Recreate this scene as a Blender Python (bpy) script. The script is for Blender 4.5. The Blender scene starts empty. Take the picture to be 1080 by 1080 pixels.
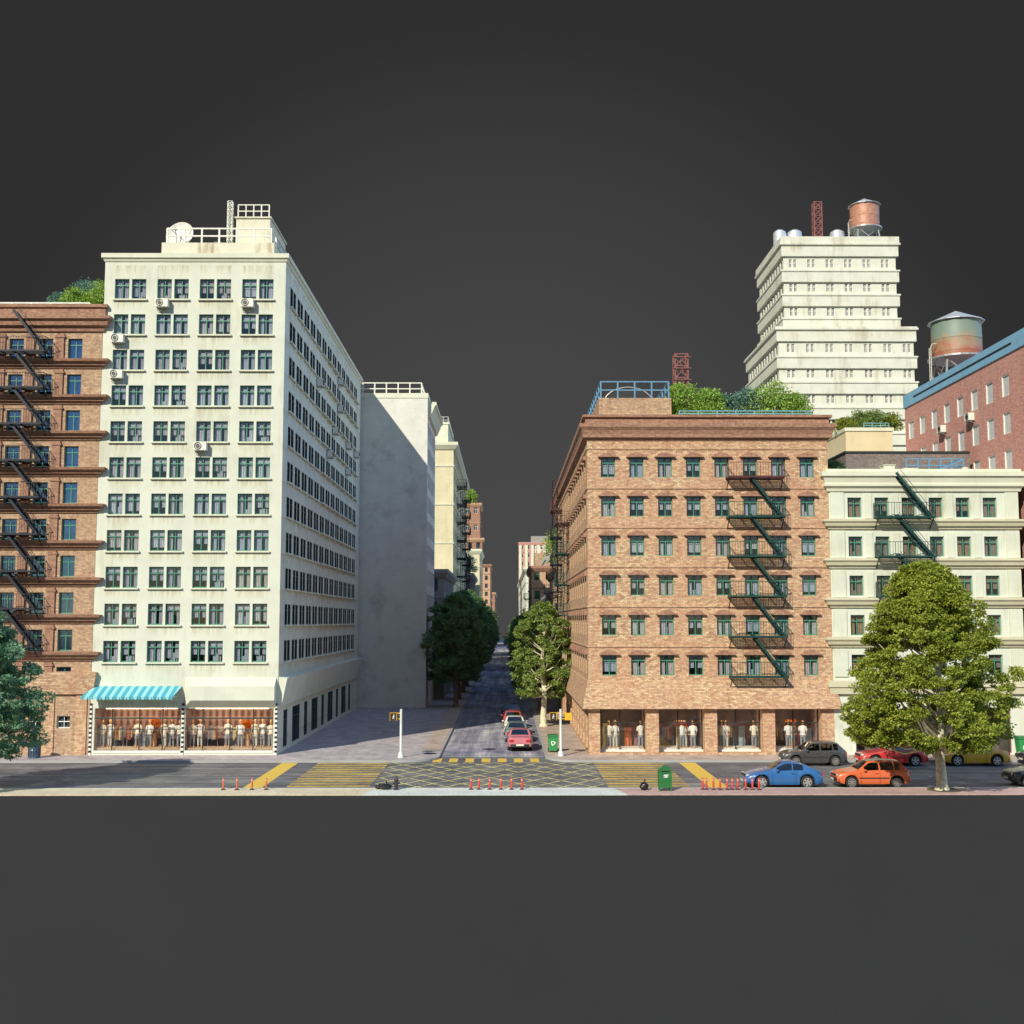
import bpy, bmesh, math, random
from mathutils import Vector, Matrix
import numpy as np
R = math.radians
PI = math.pi
random.seed(7)
scene = bpy.context.scene
col = scene.collection

# ------------------------------------------------------------------ camera, world, sun, exposure
cam_d = bpy.data.cameras.new('camera'); cam = bpy.data.objects.new('camera', cam_d); col.objects.link(cam)
cam_d.sensor_width = 36.0; cam_d.lens = 36.0*1223/1080; cam_d.clip_end = 4000; cam_d.clip_start = 0.5
cam.location = (0, 0, 8.6)
cam.rotation_euler = (R(90+5.372), 0, R(-0.3265))
scene.camera = cam
SUN_EL, SUN_AZ = 33.0, 209.2           # degrees, azimuth clockwise from +Y
world = bpy.data.worlds.new("World"); scene.world = world; world.use_nodes = True
wn, wl = world.node_tree.nodes, world.node_tree.links
wn.clear()
wo = wn.new('ShaderNodeOutputWorld')
sky = wn.new('ShaderNodeTexSky'); sky.sky_type = 'NISHITA'; sky.sun_disc = False
sky.sun_elevation = R(SUN_EL); sky.sun_rotation = R(SUN_AZ); sky.air_density = 1.2; sky.dust_density = 0.15
b1 = wn.new('ShaderNodeBackground'); b1.inputs['Strength'].default_value = 0.10
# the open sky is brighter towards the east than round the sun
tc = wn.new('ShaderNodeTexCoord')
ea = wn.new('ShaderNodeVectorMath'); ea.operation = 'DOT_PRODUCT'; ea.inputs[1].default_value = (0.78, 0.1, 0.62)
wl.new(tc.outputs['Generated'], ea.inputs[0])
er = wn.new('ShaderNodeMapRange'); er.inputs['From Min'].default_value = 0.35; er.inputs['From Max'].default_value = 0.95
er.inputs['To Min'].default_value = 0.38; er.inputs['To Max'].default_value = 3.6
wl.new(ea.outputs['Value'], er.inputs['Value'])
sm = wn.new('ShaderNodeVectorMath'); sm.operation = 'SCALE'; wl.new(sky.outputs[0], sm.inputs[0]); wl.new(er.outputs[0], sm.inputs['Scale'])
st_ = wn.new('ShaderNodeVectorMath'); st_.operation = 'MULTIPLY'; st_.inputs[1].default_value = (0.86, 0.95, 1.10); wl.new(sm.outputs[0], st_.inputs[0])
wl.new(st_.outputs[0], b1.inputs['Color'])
# the studio backdrop: a plain dark grey field to the north and below the horizon
dt = wn.new('ShaderNodeVectorMath'); dt.operation = 'DOT_PRODUCT'; dt.inputs[1].default_value = (0, 0.999, 0.04)
wl.new(tc.outputs['Generated'], dt.inputs[0])
mr = wn.new('ShaderNodeMapRange'); mr.inputs['From Min'].default_value = 0.55; mr.inputs['From Max'].default_value = 0.70
wl.new(dt.outputs['Value'], mr.inputs['Value'])
sx = wn.new('ShaderNodeSeparateXYZ'); wl.new(tc.outputs['Generated'], sx.inputs[0])
ml = wn.new('ShaderNodeMapRange'); ml.inputs['From Min'].default_value = 0.0; ml.inputs['From Max'].default_value = -0.03
wl.new(sx.outputs['Z'], ml.inputs['Value'])
mx = wn.new('ShaderNodeMath'); mx.operation = 'MAXIMUM'; wl.new(mr.outputs[0], mx.inputs[0]); wl.new(ml.outputs[0], mx.inputs[1])
gr = wn.new('ShaderNodeMapRange'); gr.inputs['From Min'].default_value = 0.90; gr.inputs['From Max'].default_value = 1.0
gr.inputs['To Min'].default_value = 0.026; gr.inputs['To Max'].default_value = 0.060
wl.new(dt.outputs['Value'], gr.inputs['Value'])
b2 = wn.new('ShaderNodeBackground'); wl.new(gr.outputs[0], b2.inputs['Color'])
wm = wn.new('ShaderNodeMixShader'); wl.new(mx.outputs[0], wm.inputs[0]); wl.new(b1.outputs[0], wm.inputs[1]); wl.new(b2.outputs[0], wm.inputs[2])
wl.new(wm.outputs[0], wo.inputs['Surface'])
sun_d = bpy.data.lights.new('sun', 'SUN'); sun = bpy.data.objects.new('sun', sun_d); col.objects.link(sun)
sun_d.energy = 4.7; sun_d.angle = R(0.5); sun_d.color = (1.0, 0.94, 0.80)
sdir = Vector((math.sin(R(SUN_AZ))*math.cos(R(SUN_EL)), math.cos(R(SUN_AZ))*math.cos(R(SUN_EL)), math.sin(R(SUN_EL))))
sun.rotation_euler = sdir.to_track_quat('Z', 'Y').to_euler(); sun.location = (-30, 20, 60)
vs = scene.view_settings
vs.view_transform = 'Standard'; vs.look = 'None'; vs.gamma = 1; vs.exposure = 0.12; vs.use_curve_mapping = False

# ------------------------------------------------------------------ materials
def nodes_mat(name):
    m = bpy.data.materials.new(name); m.use_nodes = True
    nt = m.node_tree; p = nt.nodes['Principled BSDF']
    return m, nt, p
def setp(p, **k):
    for a, v in k.items():
        p.inputs[a.replace('_', ' ')].default_value = v
def rgba(c): return (c[0], c[1], c[2], 1)
def noise(nt, scale, detail=4, vec=None, rough=0.55, dist=0.0):
    n = nt.nodes.new('ShaderNodeTexNoise'); n.inputs['Scale'].default_value = scale; n.inputs['Detail'].default_value = detail
    n.inputs['Roughness'].default_value = rough; n.inputs['Distortion'].default_value = dist
    if vec is not None: nt.links.new(vec, n.inputs['Vector'])
    return n
def ramp(nt, src, stops):
    r = nt.nodes.new('ShaderNodeValToRGB'); e = r.color_ramp.elements
    while len(e) < len(stops): e.new(0.5)
    for i, (p, c) in enumerate(stops):
        e[i].position = p; e[i].color = rgba(c) if len(c) == 3 else c
    nt.links.new(src, r.inputs[0]); return r
def mixc(nt, a, b, fac, mode='MIX'):
    m = nt.nodes.new('ShaderNodeMix'); m.data_type = 'RGBA'; m.blend_type = mode
    for s, i in ((a, 6), (b, 7)):
        if isinstance(s, tuple): m.inputs[i].default_value = rgba(s)
        else: nt.links.new(s, m.inputs[i])
    if isinstance(fac, (int, float)): m.inputs[0].default_value = fac
    else: nt.links.new(fac, m.inputs[0])
    return m.outputs[2]
def mapping(nt, src, scale=(1, 1, 1), loc=(0, 0, 0)):
    mp = nt.nodes.new('ShaderNodeMapping'); mp.inputs['Scale'].default_value = scale; mp.inputs['Location'].default_value = loc
    nt.links.new(src, mp.inputs[0]); return mp.outputs[0]
def coords(nt, which='Object'):
    t = nt.nodes.new('ShaderNodeTexCoord'); return t.outputs[which]
def bump(nt, p, h, strength=0.3, dist=0.02):
    b = nt.nodes.new('ShaderNodeBump'); b.inputs['Strength'].default_value = strength; b.inputs['Distance'].default_value = dist
    nt.links.new(h, b.inputs['Height']); nt.links.new(b.outputs[0], p.inputs['Normal'])

def m_paint(name, c, rough=0.5, metal=0.0, var=0.12, coat=0.0, nscale=3.0):
    m, nt, p = nodes_mat(name)
    n = noise(nt, nscale, 5, coords(nt))
    r = ramp(nt, n.outputs[0], [(0.3, tuple(x*(1-var) for x in c)), (0.7, tuple(min(1, x*(1+var)) for x in c))])
    nt.links.new(r.outputs[0], p.inputs['Base Color'])
    setp(p, Roughness=rough, Metallic=metal, Coat_Weight=coat)
    return m
def m_brick(name, c1, c2, mortar, tint, bw=0.28, bh=0.10, tscale=0.30):
    m, nt, p = nodes_mat(name); uv = coords(nt, 'UV')
    b = nt.nodes.new('ShaderNodeTexBrick'); nt.links.new(uv, b.inputs['Vector'])
    b.inputs['Color1'].default_value = rgba(c1); b.inputs['Color2'].default_value = rgba(c2); b.inputs['Mortar'].default_value = rgba(mortar)
    b.inputs['Scale'].default_value = 1; b.inputs['Brick Width'].default_value = bw; b.inputs['Row Height'].default_value = bh
    b.inputs['Mortar Size'].default_value = 0.012; b.inputs['Bias'].default_value = 0.0
    n1 = noise(nt, tscale, 5, uv, 0.6); r1 = ramp(nt, n1.outputs[0], [(0.38, (0, 0, 0)), (0.62, (1, 1, 1))])
    c = mixc(nt, b.outputs['Color'], tint, r1.outputs[0])
    mm = nt.nodes.new('ShaderNodeMath'); mm.operation = 'MULTIPLY'; mm.inputs[1].default_value = 0.55
    nt.links.new(r1.outputs[0], mm.inputs[0])
    c = mixc(nt, b.outputs['Color'], tint, mm.outputs[0])
    n2 = noise(nt, 2.6, 6, mapping(nt, uv, (1, 2.2, 1)), 0.7)
    r2 = ramp(nt, n2.outputs[0], [(0.3, (0.76, 0.72, 0.70)), (0.62, (1.12, 1.10, 1.05))])
    c = mixc(nt, c, r2.outputs[0], 0.85, 'MULTIPLY')
    n5 = noise(nt, 5.5, 3, uv, 0.6)
    c = mixc(nt, c, ramp(nt, n5.outputs[0], [(0.36, (0.74, 0.70, 0.69)), (0.60, (1.10, 1.09, 1.06))]).outputs[0], 0.8, 'MULTIPLY')
    n3 = noise(nt, 1.0, 5, mapping(nt, uv, (2.2, 0.18, 1)), 0.6)
    r3 = ramp(nt, n3.outputs[0], [(0.52, (1, 1, 1)), (0.75, (0.74, 0.70, 0.66))])
    c = mixc(nt, c, r3.outputs[0], 0.6, 'MULTIPLY')
    nt.links.new(c, p.inputs['Base Color']); setp(p, Roughness=0.88)
    bump(nt, p, b.outputs['Fac'], -0.35, 0.02)
    return m
def m_plaster(name, c, stain=(0.30, 0.24, 0.13), amt=0.5, rough=0.85, streak=(1.6, 0.16), brick=False):
    m, nt, p = nodes_mat(name); uv = coords(nt, 'UV')
    n = noise(nt, 0.5, 6, uv, 0.62)
    r = ramp(nt, n.outputs[0], [(0.3, tuple(x*0.90 for x in c)), (0.7, tuple(min(1, x*1.05) for x in c))])
    cc = r.outputs[0]
    s = noise(nt, 1.0, 6, mapping(nt, uv, (streak[0], streak[1], 1)), 0.7)
    s2 = noise(nt, 0.33, 3, uv, 0.5)
    mu = nt.nodes.new('ShaderNodeMath'); mu.operation = 'MULTIPLY'; nt.links.new(s.outputs[0], mu.inputs[0]); nt.links.new(s2.outputs[0], mu.inputs[1])
    sr = ramp(nt, mu.outputs[0], [(0.27, (0, 0, 0)), (0.42, (amt, amt, amt))])
    cc = mixc(nt, cc, stain, sr.outputs[0])
    if brick:
        b = nt.nodes.new('ShaderNodeTexBrick'); nt.links.new(uv, b.inputs['Vector'])
        b.inputs['Color1'].default_value = (1, 1, 1, 1); b.inputs['Color2'].default_value = (0.93, 0.93, 0.93, 1); b.inputs['Mortar'].default_value = (0.8, 0.8, 0.8, 1)
        b.inputs['Scale'].default_value = 1; b.inputs['Brick Width'].default_value = 0.5; b.inputs['Row Height'].default_value = 0.2; b.inputs['Mortar Size'].default_value = 0.014
        cc = mixc(nt, cc, b.outputs['Color'], 0.7, 'MULTIPLY')
    nt.links.new(cc, p.inputs['Base Color']); setp(p, Roughness=rough)
    n4 = noise(nt, 9, 6, uv); bump(nt, p, n4.outputs[0], 0.15, 0.02)
    return m
def m_sill_stained():
    # plaster with rust and soot streaks that run down from the window sills
    m = m_plaster('cream_plaster', (0.64, 0.66, 0.545), (0.34, 0.29, 0.17), 0.35); nt = m.node_tree; p = nt.nodes['Principled BSDF']
    src = p.inputs['Base Color'].links[0].from_socket; uv = coords(nt, 'UV')
    s = nt.nodes.new('ShaderNodeSeparateXYZ'); nt.links.new(uv, s.inputs[0])
    def mth(op, a, b):
        n = nt.nodes.new('ShaderNodeMath'); n.operation = op
        for i, v in enumerate((a, b)):
            if isinstance(v, (int, float)): n.inputs[i].default_value = v
            else: nt.links.new(v, n.inputs[i])
        return n.outputs[0]
    fz = mth('FRACT', mth('DIVIDE', mth('SUBTRACT', 200*2.409+29.93, s.outputs['Y']), 2.409), 0)
    fx = mth('FRACT', mth('DIVIDE', mth('ADD', s.outputs['X'], 25.095+1.4185+283.7), 2.837), 0)
    zr_ = nt.nodes.new('ShaderNodeMapRange'); zr_.inputs['From Min'].default_value = 0.0; zr_.inputs['From Max'].default_value = 0.30; zr_.inputs['To Min'].default_value = 1; zr_.inputs['To Max'].default_value = 0; nt.links.new(fz, zr_.inputs[0])
    xd = mth('ABSOLUTE', mth('SUBTRACT', fx, 0.5), 0); xr = nt.nodes.new('ShaderNodeMapRange'); xr.inputs['From Min'].default_value = 0.34; xr.inputs['From Max'].default_value = 0.39; xr.inputs['To Min'].default_value = 1; xr.inputs['To Max'].default_value = 0; nt.links.new(xd, xr.inputs[0])
    st = noise(nt, 1.0, 4, mapping(nt, uv, (5.0, 0.35, 1)), 0.7); sr = ramp(nt, st.outputs[0], [(0.42, (0, 0, 0)), (0.68, (1, 1, 1))])
    k = mth('MULTIPLY', mth('MULTIPLY', zr_.outputs[0], xr.outputs[0]), sr.outputs[0]); k = mth('MULTIPLY', k, 0.85)
    nt.links.new(mixc(nt, src, (0.36, 0.28, 0.13), k), p.inputs['Base Color'])
    return m
def m_asphalt(name, along, c=0.055, blue=1.0):
    m, nt, p = nodes_mat(name); uv = coords(nt, 'UV')
    st = (0.05, 1.3, 1) if along == 'x' else (1.0, 0.04, 1)
    a = noise(nt, 1.0, 6, mapping(nt, uv, st), 0.7)
    g = noise(nt, 14, 4, uv, 0.7)
    q = noise(nt, 0.45, 5, uv, 0.6, 0.4)
    r = ramp(nt, a.outputs[0], [(0.35, (c*0.55, c*0.6, c*0.66*blue)), (0.5, (c, c, c*1.05*blue)), (0.66, (c*2.0, c*1.95, c*1.8*blue))])
    cc = mixc(nt, r.outputs[0], ramp(nt, g.outputs[0], [(0.35, (0.65, 0.65, 0.65)), (0.65, (1.3, 1.3, 1.3))]).outputs[0], 0.8, 'MULTIPLY')
    cc = mixc(nt, cc, ramp(nt, q.outputs[0], [(0.4, (0.75, 0.75, 0.78)), (0.62, (1.45, 1.4, 1.3))]).outputs[0], 0.9, 'MULTIPLY')
    nt.links.new(cc, p.inputs['Base Color']); setp(p, Roughness=0.72)
    bump(nt, p, g.outputs[0], 0.25, 0.02)
    return m
def m_pavers(name, c1, c2, mortar, w=0.4, h=0.2, nv=1.0):
    m, nt, p = nodes_mat(name); uv = coords(nt, 'UV')
    b = nt.nodes.new('ShaderNodeTexBrick'); nt.links.new(uv, b.inputs['Vector'])
    b.inputs['Color1'].default_value = rgba(c1); b.inputs['Color2'].default_value = rgba(c2); b.inputs['Mortar'].default_value = rgba(mortar)
    b.inputs['Scale'].default_value = 1; b.inputs['Brick Width'].default_value = w; b.inputs['Row Height'].default_value = h; b.inputs['Mortar Size'].default_value = 0.012
    n = noise(nt, 0.7, 7, uv, 0.7)
    cc = mixc(nt, b.outputs['Color'], ramp(nt, n.outputs[0], [(0.32, (0.70, 0.68, 0.68)), (0.65, (1.2, 1.18, 1.12))]).outputs[0], nv, 'MULTIPLY')
    n2 = noise(nt, 6, 4, uv, 0.7)
    cc = mixc(nt, cc, ramp(nt, n2.outputs[0], [(0.35, (0.8, 0.8, 0.8)), (0.6, (1.1, 1.1, 1.1))]).outputs[0], 0.8, 'MULTIPLY')
    nt.links.new(cc, p.inputs['Base Color']); setp(p, Roughness=0.85)
    bump(nt, p, b.outputs['Fac'], -0.3, 0.02)
    return m
def m_marking(name, c, keep=0.0):
    m, nt, p = nodes_mat(name); uv = coords(nt, 'UV')
    n = noise(nt, 3.5, 7, uv, 0.75); n2 = noise(nt, 0.9, 5, mapping(nt, uv, (0.5, 2, 1)), 0.65)
    ad = nt.nodes.new('ShaderNodeMath'); ad.operation = 'ADD'; nt.links.new(n.outputs[0], ad.inputs[0]); nt.links.new(n2.outputs[0], ad.inputs[1])
    hf = nt.nodes.new('ShaderNodeMath'); hf.operation = 'MULTIPLY'; hf.inputs[1].default_value = 0.58; nt.links.new(ad.outputs[0], hf.inputs[0]); ad = hf
    r = ramp(nt, ad.outputs[0], [(0.42, (0, 0, 0)), (0.60, (1, 1, 1))]); r.color_ramp.elements[0].position = 0.51+keep; r.color_ramp.elements[1].position = 0.70+keep
    r2 = ramp(nt, n.outputs[0], [(0.3, tuple(x*0.8 for x in c)), (0.7, c)])
    cc = mixc(nt, r2.outputs[0], (0.10, 0.095, 0.08), r.outputs[0])
    nt.links.new(cc, p.inputs['Base Color']); setp(p, Roughness=0.7)
    return m
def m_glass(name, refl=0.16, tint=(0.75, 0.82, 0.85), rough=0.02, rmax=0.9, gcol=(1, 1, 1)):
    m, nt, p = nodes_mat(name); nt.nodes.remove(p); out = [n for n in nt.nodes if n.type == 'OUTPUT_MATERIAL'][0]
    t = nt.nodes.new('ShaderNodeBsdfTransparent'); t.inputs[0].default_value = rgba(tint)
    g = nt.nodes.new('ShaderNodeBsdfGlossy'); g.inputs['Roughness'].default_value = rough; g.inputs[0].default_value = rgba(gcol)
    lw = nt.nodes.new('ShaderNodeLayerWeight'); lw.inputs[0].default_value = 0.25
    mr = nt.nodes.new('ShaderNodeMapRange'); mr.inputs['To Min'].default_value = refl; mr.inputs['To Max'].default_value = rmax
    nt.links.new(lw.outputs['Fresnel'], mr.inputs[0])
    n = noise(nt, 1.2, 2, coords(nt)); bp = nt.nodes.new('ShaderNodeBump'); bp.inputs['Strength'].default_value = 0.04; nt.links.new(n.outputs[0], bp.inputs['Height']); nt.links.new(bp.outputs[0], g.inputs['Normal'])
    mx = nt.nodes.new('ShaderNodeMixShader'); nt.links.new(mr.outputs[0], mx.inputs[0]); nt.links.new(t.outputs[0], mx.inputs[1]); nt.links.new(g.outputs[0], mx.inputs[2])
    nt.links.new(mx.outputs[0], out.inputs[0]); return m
def m_curtain(name, stops):
    m, nt, p = nodes_mat(name)
    oi = nt.nodes.new('ShaderNodeObjectInfo')
    r = ramp(nt, oi.outputs['Random'], stops)
    n = noise(nt, 9, 3, mapping(nt, coords(nt), (3, 3, 0.3))); r2 = ramp(nt, n.outputs[0], [(0.3, (0.65, 0.65, 0.65)), (0.7, (1.1, 1.1, 1.1))])
    nt.links.new(mixc(nt, r.outputs[0], r2.outputs[0], 0.8, 'MULTIPLY'), p.inputs['Base Color']); setp(p, Roughness=0.9)
    return m
def m_leaf(name, dark, mid, light, scale=0.9):
    m, nt, p = nodes_mat(name); o = coords(nt)
    n = noise(nt, scale, 4, o, 0.6); n2 = noise(nt, 7, 2, o)
    ad = nt.nodes.new('ShaderNodeMix'); ad.data_type = 'FLOAT'; ad.inputs[0].default_value = 0.5; nt.links.new(n.outputs[0], ad.inputs[2]); nt.links.new(n2.outputs[0], ad.inputs[3])
    r = ramp(nt, ad.outputs[0], [(0.36, dark), (0.5, mid), (0.64, light)])
    nt.links.new(r.outputs[0], p.inputs['Base Color']); setp(p, Roughness=0.5)
    tr = nt.nodes.new('ShaderNodeBsdfTranslucent'); nt.links.new(r.outputs[0], tr.inputs[0])
    mx = nt.nodes.new('ShaderNodeMixShader'); mx.inputs[0].default_value = 0.30
    out = [n for n in nt.nodes if n.type == 'OUTPUT_MATERIAL'][0]
    nt.links.new(p.outputs[0], mx.inputs[1]); nt.links.new(tr.outputs[0], mx.inputs[2]); nt.links.new(mx.outputs[0], out.inputs[0])
    return m
def m_rust_tank(name):
    m, nt, p = nodes_mat(name); o = coords(nt)
    s = nt.nodes.new('ShaderNodeSeparateXYZ'); nt.links.new(mapping(nt, o, (1, 1, 1), (0, 0, -3.3)), s.inputs[0])
    n = noise(nt, 1.1, 6, o, 0.65)
    ad = nt.nodes.new('ShaderNodeMath'); ad.operation = 'MULTIPLY_ADD'; ad.inputs[1].default_value = 0.24; nt.links.new(s.outputs['Z'], ad.inputs[0]); nt.links.new(n.outputs[0], ad.inputs[2])
    r = ramp(nt, ad.outputs[0], [(0.50, (0.32, 0.11, 0.06)), (0.72, (0.30, 0.22, 0.13)), (0.9, (0.17, 0.23, 0.18))])
    nt.links.new(r.outputs[0], p.inputs['Base Color']); setp(p, Roughness=0.55, Metallic=0.0)
    return m

M = {}
M['brick_tan'] = m_brick('brick_tan', (0.74, 0.58, 0.36), (0.42, 0.235, 0.145), (0.34, 0.24, 0.17), (0.50, 0.28, 0.18))
M['brick_tan2'] = m_brick('brick_ochre', (0.62, 0.48, 0.30), (0.38, 0.24, 0.16), (0.30, 0.22, 0.16), (0.42, 0.27, 0.18))
M['brick_red'] = m_brick('brick_red', (0.42, 0.24, 0.16), (0.27, 0.125, 0.09), (0.30, 0.2, 0.15), (0.36, 0.21, 0.14))
M['brick_pink'] = m_brick('brick_pink', (0.62, 0.33, 0.29), (0.47, 0.22, 0.19), (0.54, 0.38, 0.34), (0.56, 0.27, 0.24), tscale=0.2)
M['brick_grey'] = m_brick('brick_grey', (0.24, 0.20, 0.19), (0.17, 0.14, 0.14), (0.22, 0.2, 0.18), (0.15, 0.13, 0.13))
M['cream'] = m_plaster('cream_wall', (0.63, 0.66, 0.55), (0.28, 0.22, 0.12), 0.6)
M['cream_stained'] = m_sill_stained()
M['cream_side'] = m_plaster('cream_smooth', (0.62, 0.65, 0.53), amt=0.3)
M['cream_trim'] = m_plaster('cream_trim', (0.66, 0.67, 0.52), amt=0.25)
M['ochre_trim'] = m_plaster('ochre_trim', (0.60, 0.57, 0.40), amt=0.25)
M['stained'] = m_plaster('stained_concrete', (0.66, 0.64, 0.50), (0.30, 0.17, 0.06), 0.85, streak=(2.4, 0.2))
M['white_brick'] = m_plaster('white_block_wall', (0.70, 0.69, 0.61), (0.36, 0.34, 0.33), 0.55, streak=(0.9, 0.8), brick=True)
M['yellow_cream'] = m_plaster('yellow_cream', (0.68, 0.62, 0.40), amt=0.3, brick=True)
M['beige'] = m_plaster('beige', (0.66, 0.56, 0.36), amt=0.25)
M['tower'] = m_plaster('tower_plaster', (0.66, 0.67, 0.56), (0.36, 0.31, 0.2), 0.6)
M['blue_band'] = m_plaster('blue_band', (0.20, 0.42, 0.60), (0.1, 0.2, 0.3), 0.2)
M['grey_stone'] = m_plaster('grey_stone', (0.30, 0.29, 0.28))
M['dark'] = m_paint('dark_interior', (0.03, 0.028, 0.03), 0.9)
M['dark_gap'] = m_paint('dark_gap', (0.012, 0.012, 0.012), 0.8)
M['room'] = m_paint('dim_room', (0.06, 0.05, 0.055), 0.9)
M['green_frame'] = m_paint('green_window_frame', (0.06, 0.25, 0.165), 0.45)
M['dark_frame'] = m_paint('dark_window_frame', (0.02, 0.035, 0.035), 0.5)
M['white_frame'] = m_paint('white_window_frame', (0.75, 0.75, 0.68), 0.5)
M['pane'] = m_glass('window_pane', 0.12, (0.74, 0.78, 0.80), gcol=(0.90, 0.95, 1.0))
M['pane_blue'] = m_glass('window_pane_reflective', 0.55, (0.30, 0.42, 0.55), gcol=(0.30, 0.52, 0.85))
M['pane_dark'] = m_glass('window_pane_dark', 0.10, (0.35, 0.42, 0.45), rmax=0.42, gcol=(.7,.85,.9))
M['pane_clear'] = m_glass('window_pane_clear', 0.05, (0.95, 0.96, 0.97), rmax=0.22)
M['pane_shop'] = m_glass('shop_pane', 0.08, (0.9, 0.92, 0.92))
M['curtain'] = m_curtain('curtain', [(0.0, (0.80, 0.74, 0.82)), (0.35, (0.58, 0.60, 0.72)), (0.7, (0.80, 0.64, 0.62)), (1.0, (0.72, 0.76, 0.76))])
M['curtain_warm'] = m_curtain('curtain_warm', [(0.0, (0.50, 0.28, 0.16)), (0.5, (0.44, 0.34, 0.3)), (1.0, (0.55, 0.33, 0.18))])
M['blind'] = m_curtain('blind', [(0.0, (0.72, 0.76, 0.76)), (1.0, (0.8, 0.8, 0.76))])
M['iron_green'] = m_paint('green_iron', (0.012, 0.055, 0.045), 0.5, 0.2)
M['iron_red'] = m_paint('red_brown_iron', (0.09, 0.03, 0.03), 0.6, 0.2)
M['iron_dark'] = m_paint('blue_black_iron', (0.006, 0.009, 0.02), 0.6, 0.0)
M['blue_rail'] = m_paint('blue_painted_rail', (0.12, 0.27, 0.42), 0.5)
M['teal_rail'] = m_paint('teal_painted_rail', (0.16, 0.36, 0.38), 0.5)
M['white_rail'] = m_paint('white_painted_rail', (0.72, 0.72, 0.62), 0.5)
M['galv'] = m_paint('galvanised_metal', (0.46, 0.46, 0.44), 0.45, 0.6)
M['mast_red'] = m_paint('red_mast', (0.24, 0.09, 0.08), 0.6)
M['rust_tank'] = m_rust_tank('rusty_tank')
M['copper_tank'] = m_paint('copper_tank', (0.42, 0.20, 0.13), 0.55, 0.1, 0.25)
M['zinc'] = m_paint('zinc_roof', (0.62, 0.66, 0.70), 0.35, 0.4)
M['asphalt_x'] = m_asphalt('main_road_asphalt', 'x', 0.125)
M['asphalt_y'] = m_asphalt('side_road_asphalt', 'y', 0.24, 1.15)
M['pave_grey'] = m_pavers('grey_pavers', (0.52, 0.47, 0.46), (0.38, 0.34, 0.35), (0.26, 0.24, 0.25), 0.34, 0.22)
M['pave_tan'] = m_pavers('tan_pavers', (0.56, 0.45, 0.37), (0.44, 0.34, 0.29), (0.3, 0.25, 0.22), 0.34, 0.22)
M['pave_pink'] = m_pavers('pink_pavers', (0.52, 0.34, 0.30), (0.44, 0.27, 0.25), (0.52, 0.42, 0.38), 0.30, 0.12, 0.7)
M['conc_white'] = m_pavers('white_concrete_flags', (0.62, 0.66, 0.60), (0.60, 0.63, 0.57), (0.48, 0.5, 0.45), 2.4, 5, 0.5)
M['conc_cream'] = m_pavers('cream_concrete_flags', (0.66, 0.58, 0.40), (0.62, 0.54, 0.37), (0.5, 0.42, 0.3), 0.5, 5, 0.5)
M['kerb'] = m_plaster('kerb_stone', (0.36, 0.36, 0.35))
M['plinth'] = m_paint('plinth_grey', (0.0195, 0.020, 0.0225), 0.9, var=0.05, nscale=0.2)
M['yellow'] = m_marking('worn_yellow_paint', (0.70, 0.48, 0.10))
M['yellow_fresh'] = m_marking('yellow_paint', (0.78, 0.52, 0.08), 0.16)
M['yellow_pale'] = m_marking('worn_pale_yellow_paint', (0.75, 0.68, 0.28))
M['white_line'] = m_marking('worn_white_paint', (0.5, 0.5, 0.46))
M['leaf_big'] = m_leaf('leaf_olive', (0.13, 0.17, 0.016), (0.28, 0.34, 0.035), (0.50, 0.55, 0.09))
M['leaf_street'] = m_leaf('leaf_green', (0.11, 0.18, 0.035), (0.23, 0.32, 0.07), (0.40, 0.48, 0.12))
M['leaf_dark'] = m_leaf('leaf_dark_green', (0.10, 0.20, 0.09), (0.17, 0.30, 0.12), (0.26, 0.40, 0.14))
M['leaf_blue'] = m_leaf('leaf_blue_green', (0.08, 0.19, 0.12), (0.19, 0.36, 0.21), (0.36, 0.54, 0.22))
M['leaf_bright'] = m_leaf('leaf_bright_green', (0.16, 0.30, 0.05), (0.32, 0.50, 0.08), (0.50, 0.65, 0.14))
M['leaf_teal'] = m_leaf('leaf_teal', (0.08, 0.19, 0.14), (0.17, 0.32, 0.24), (0.28, 0.42, 0.3))
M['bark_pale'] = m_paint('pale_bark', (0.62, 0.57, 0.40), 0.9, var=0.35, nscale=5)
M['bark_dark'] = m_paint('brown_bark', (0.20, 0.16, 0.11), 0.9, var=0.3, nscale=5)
M['soil'] = m_paint('soil', (0.09, 0.07, 0.04), 0.95, var=0.4)
M['rubber'] = m_paint('tyre_rubber', (0.02, 0.02, 0.02), 0.8)
M['alloy'] = m_paint('alloy_rim', (0.62, 0.60, 0.56), 0.35, 0.7)
M['steel_rim'] = m_paint('grey_rim', (0.36, 0.34, 0.32), 0.4, 0.6)
M['black_plastic'] = m_paint('black_plastic', (0.022, 0.022, 0.024), 0.5)
M['chrome'] = m_paint('chrome', (0.6, 0.6, 0.6), 0.2, 0.9)
M['car_glass'] = m_glass('car_glass', 0.12, (0.42, 0.44, 0.46))
M['lamp_glass'] = m_paint('headlamp_glass', (0.62, 0.64, 0.66), 0.15, 0.3)
M['tail_red'] = m_paint('tail_lamp_red', (0.42, 0.02, 0.02), 0.25)
M['plate'] = m_paint('plate_white', (0.7, 0.68, 0.58), 0.5)
M['seat'] = m_paint('seat_fabric', (0.06, 0.05, 0.05), 0.9)
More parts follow.
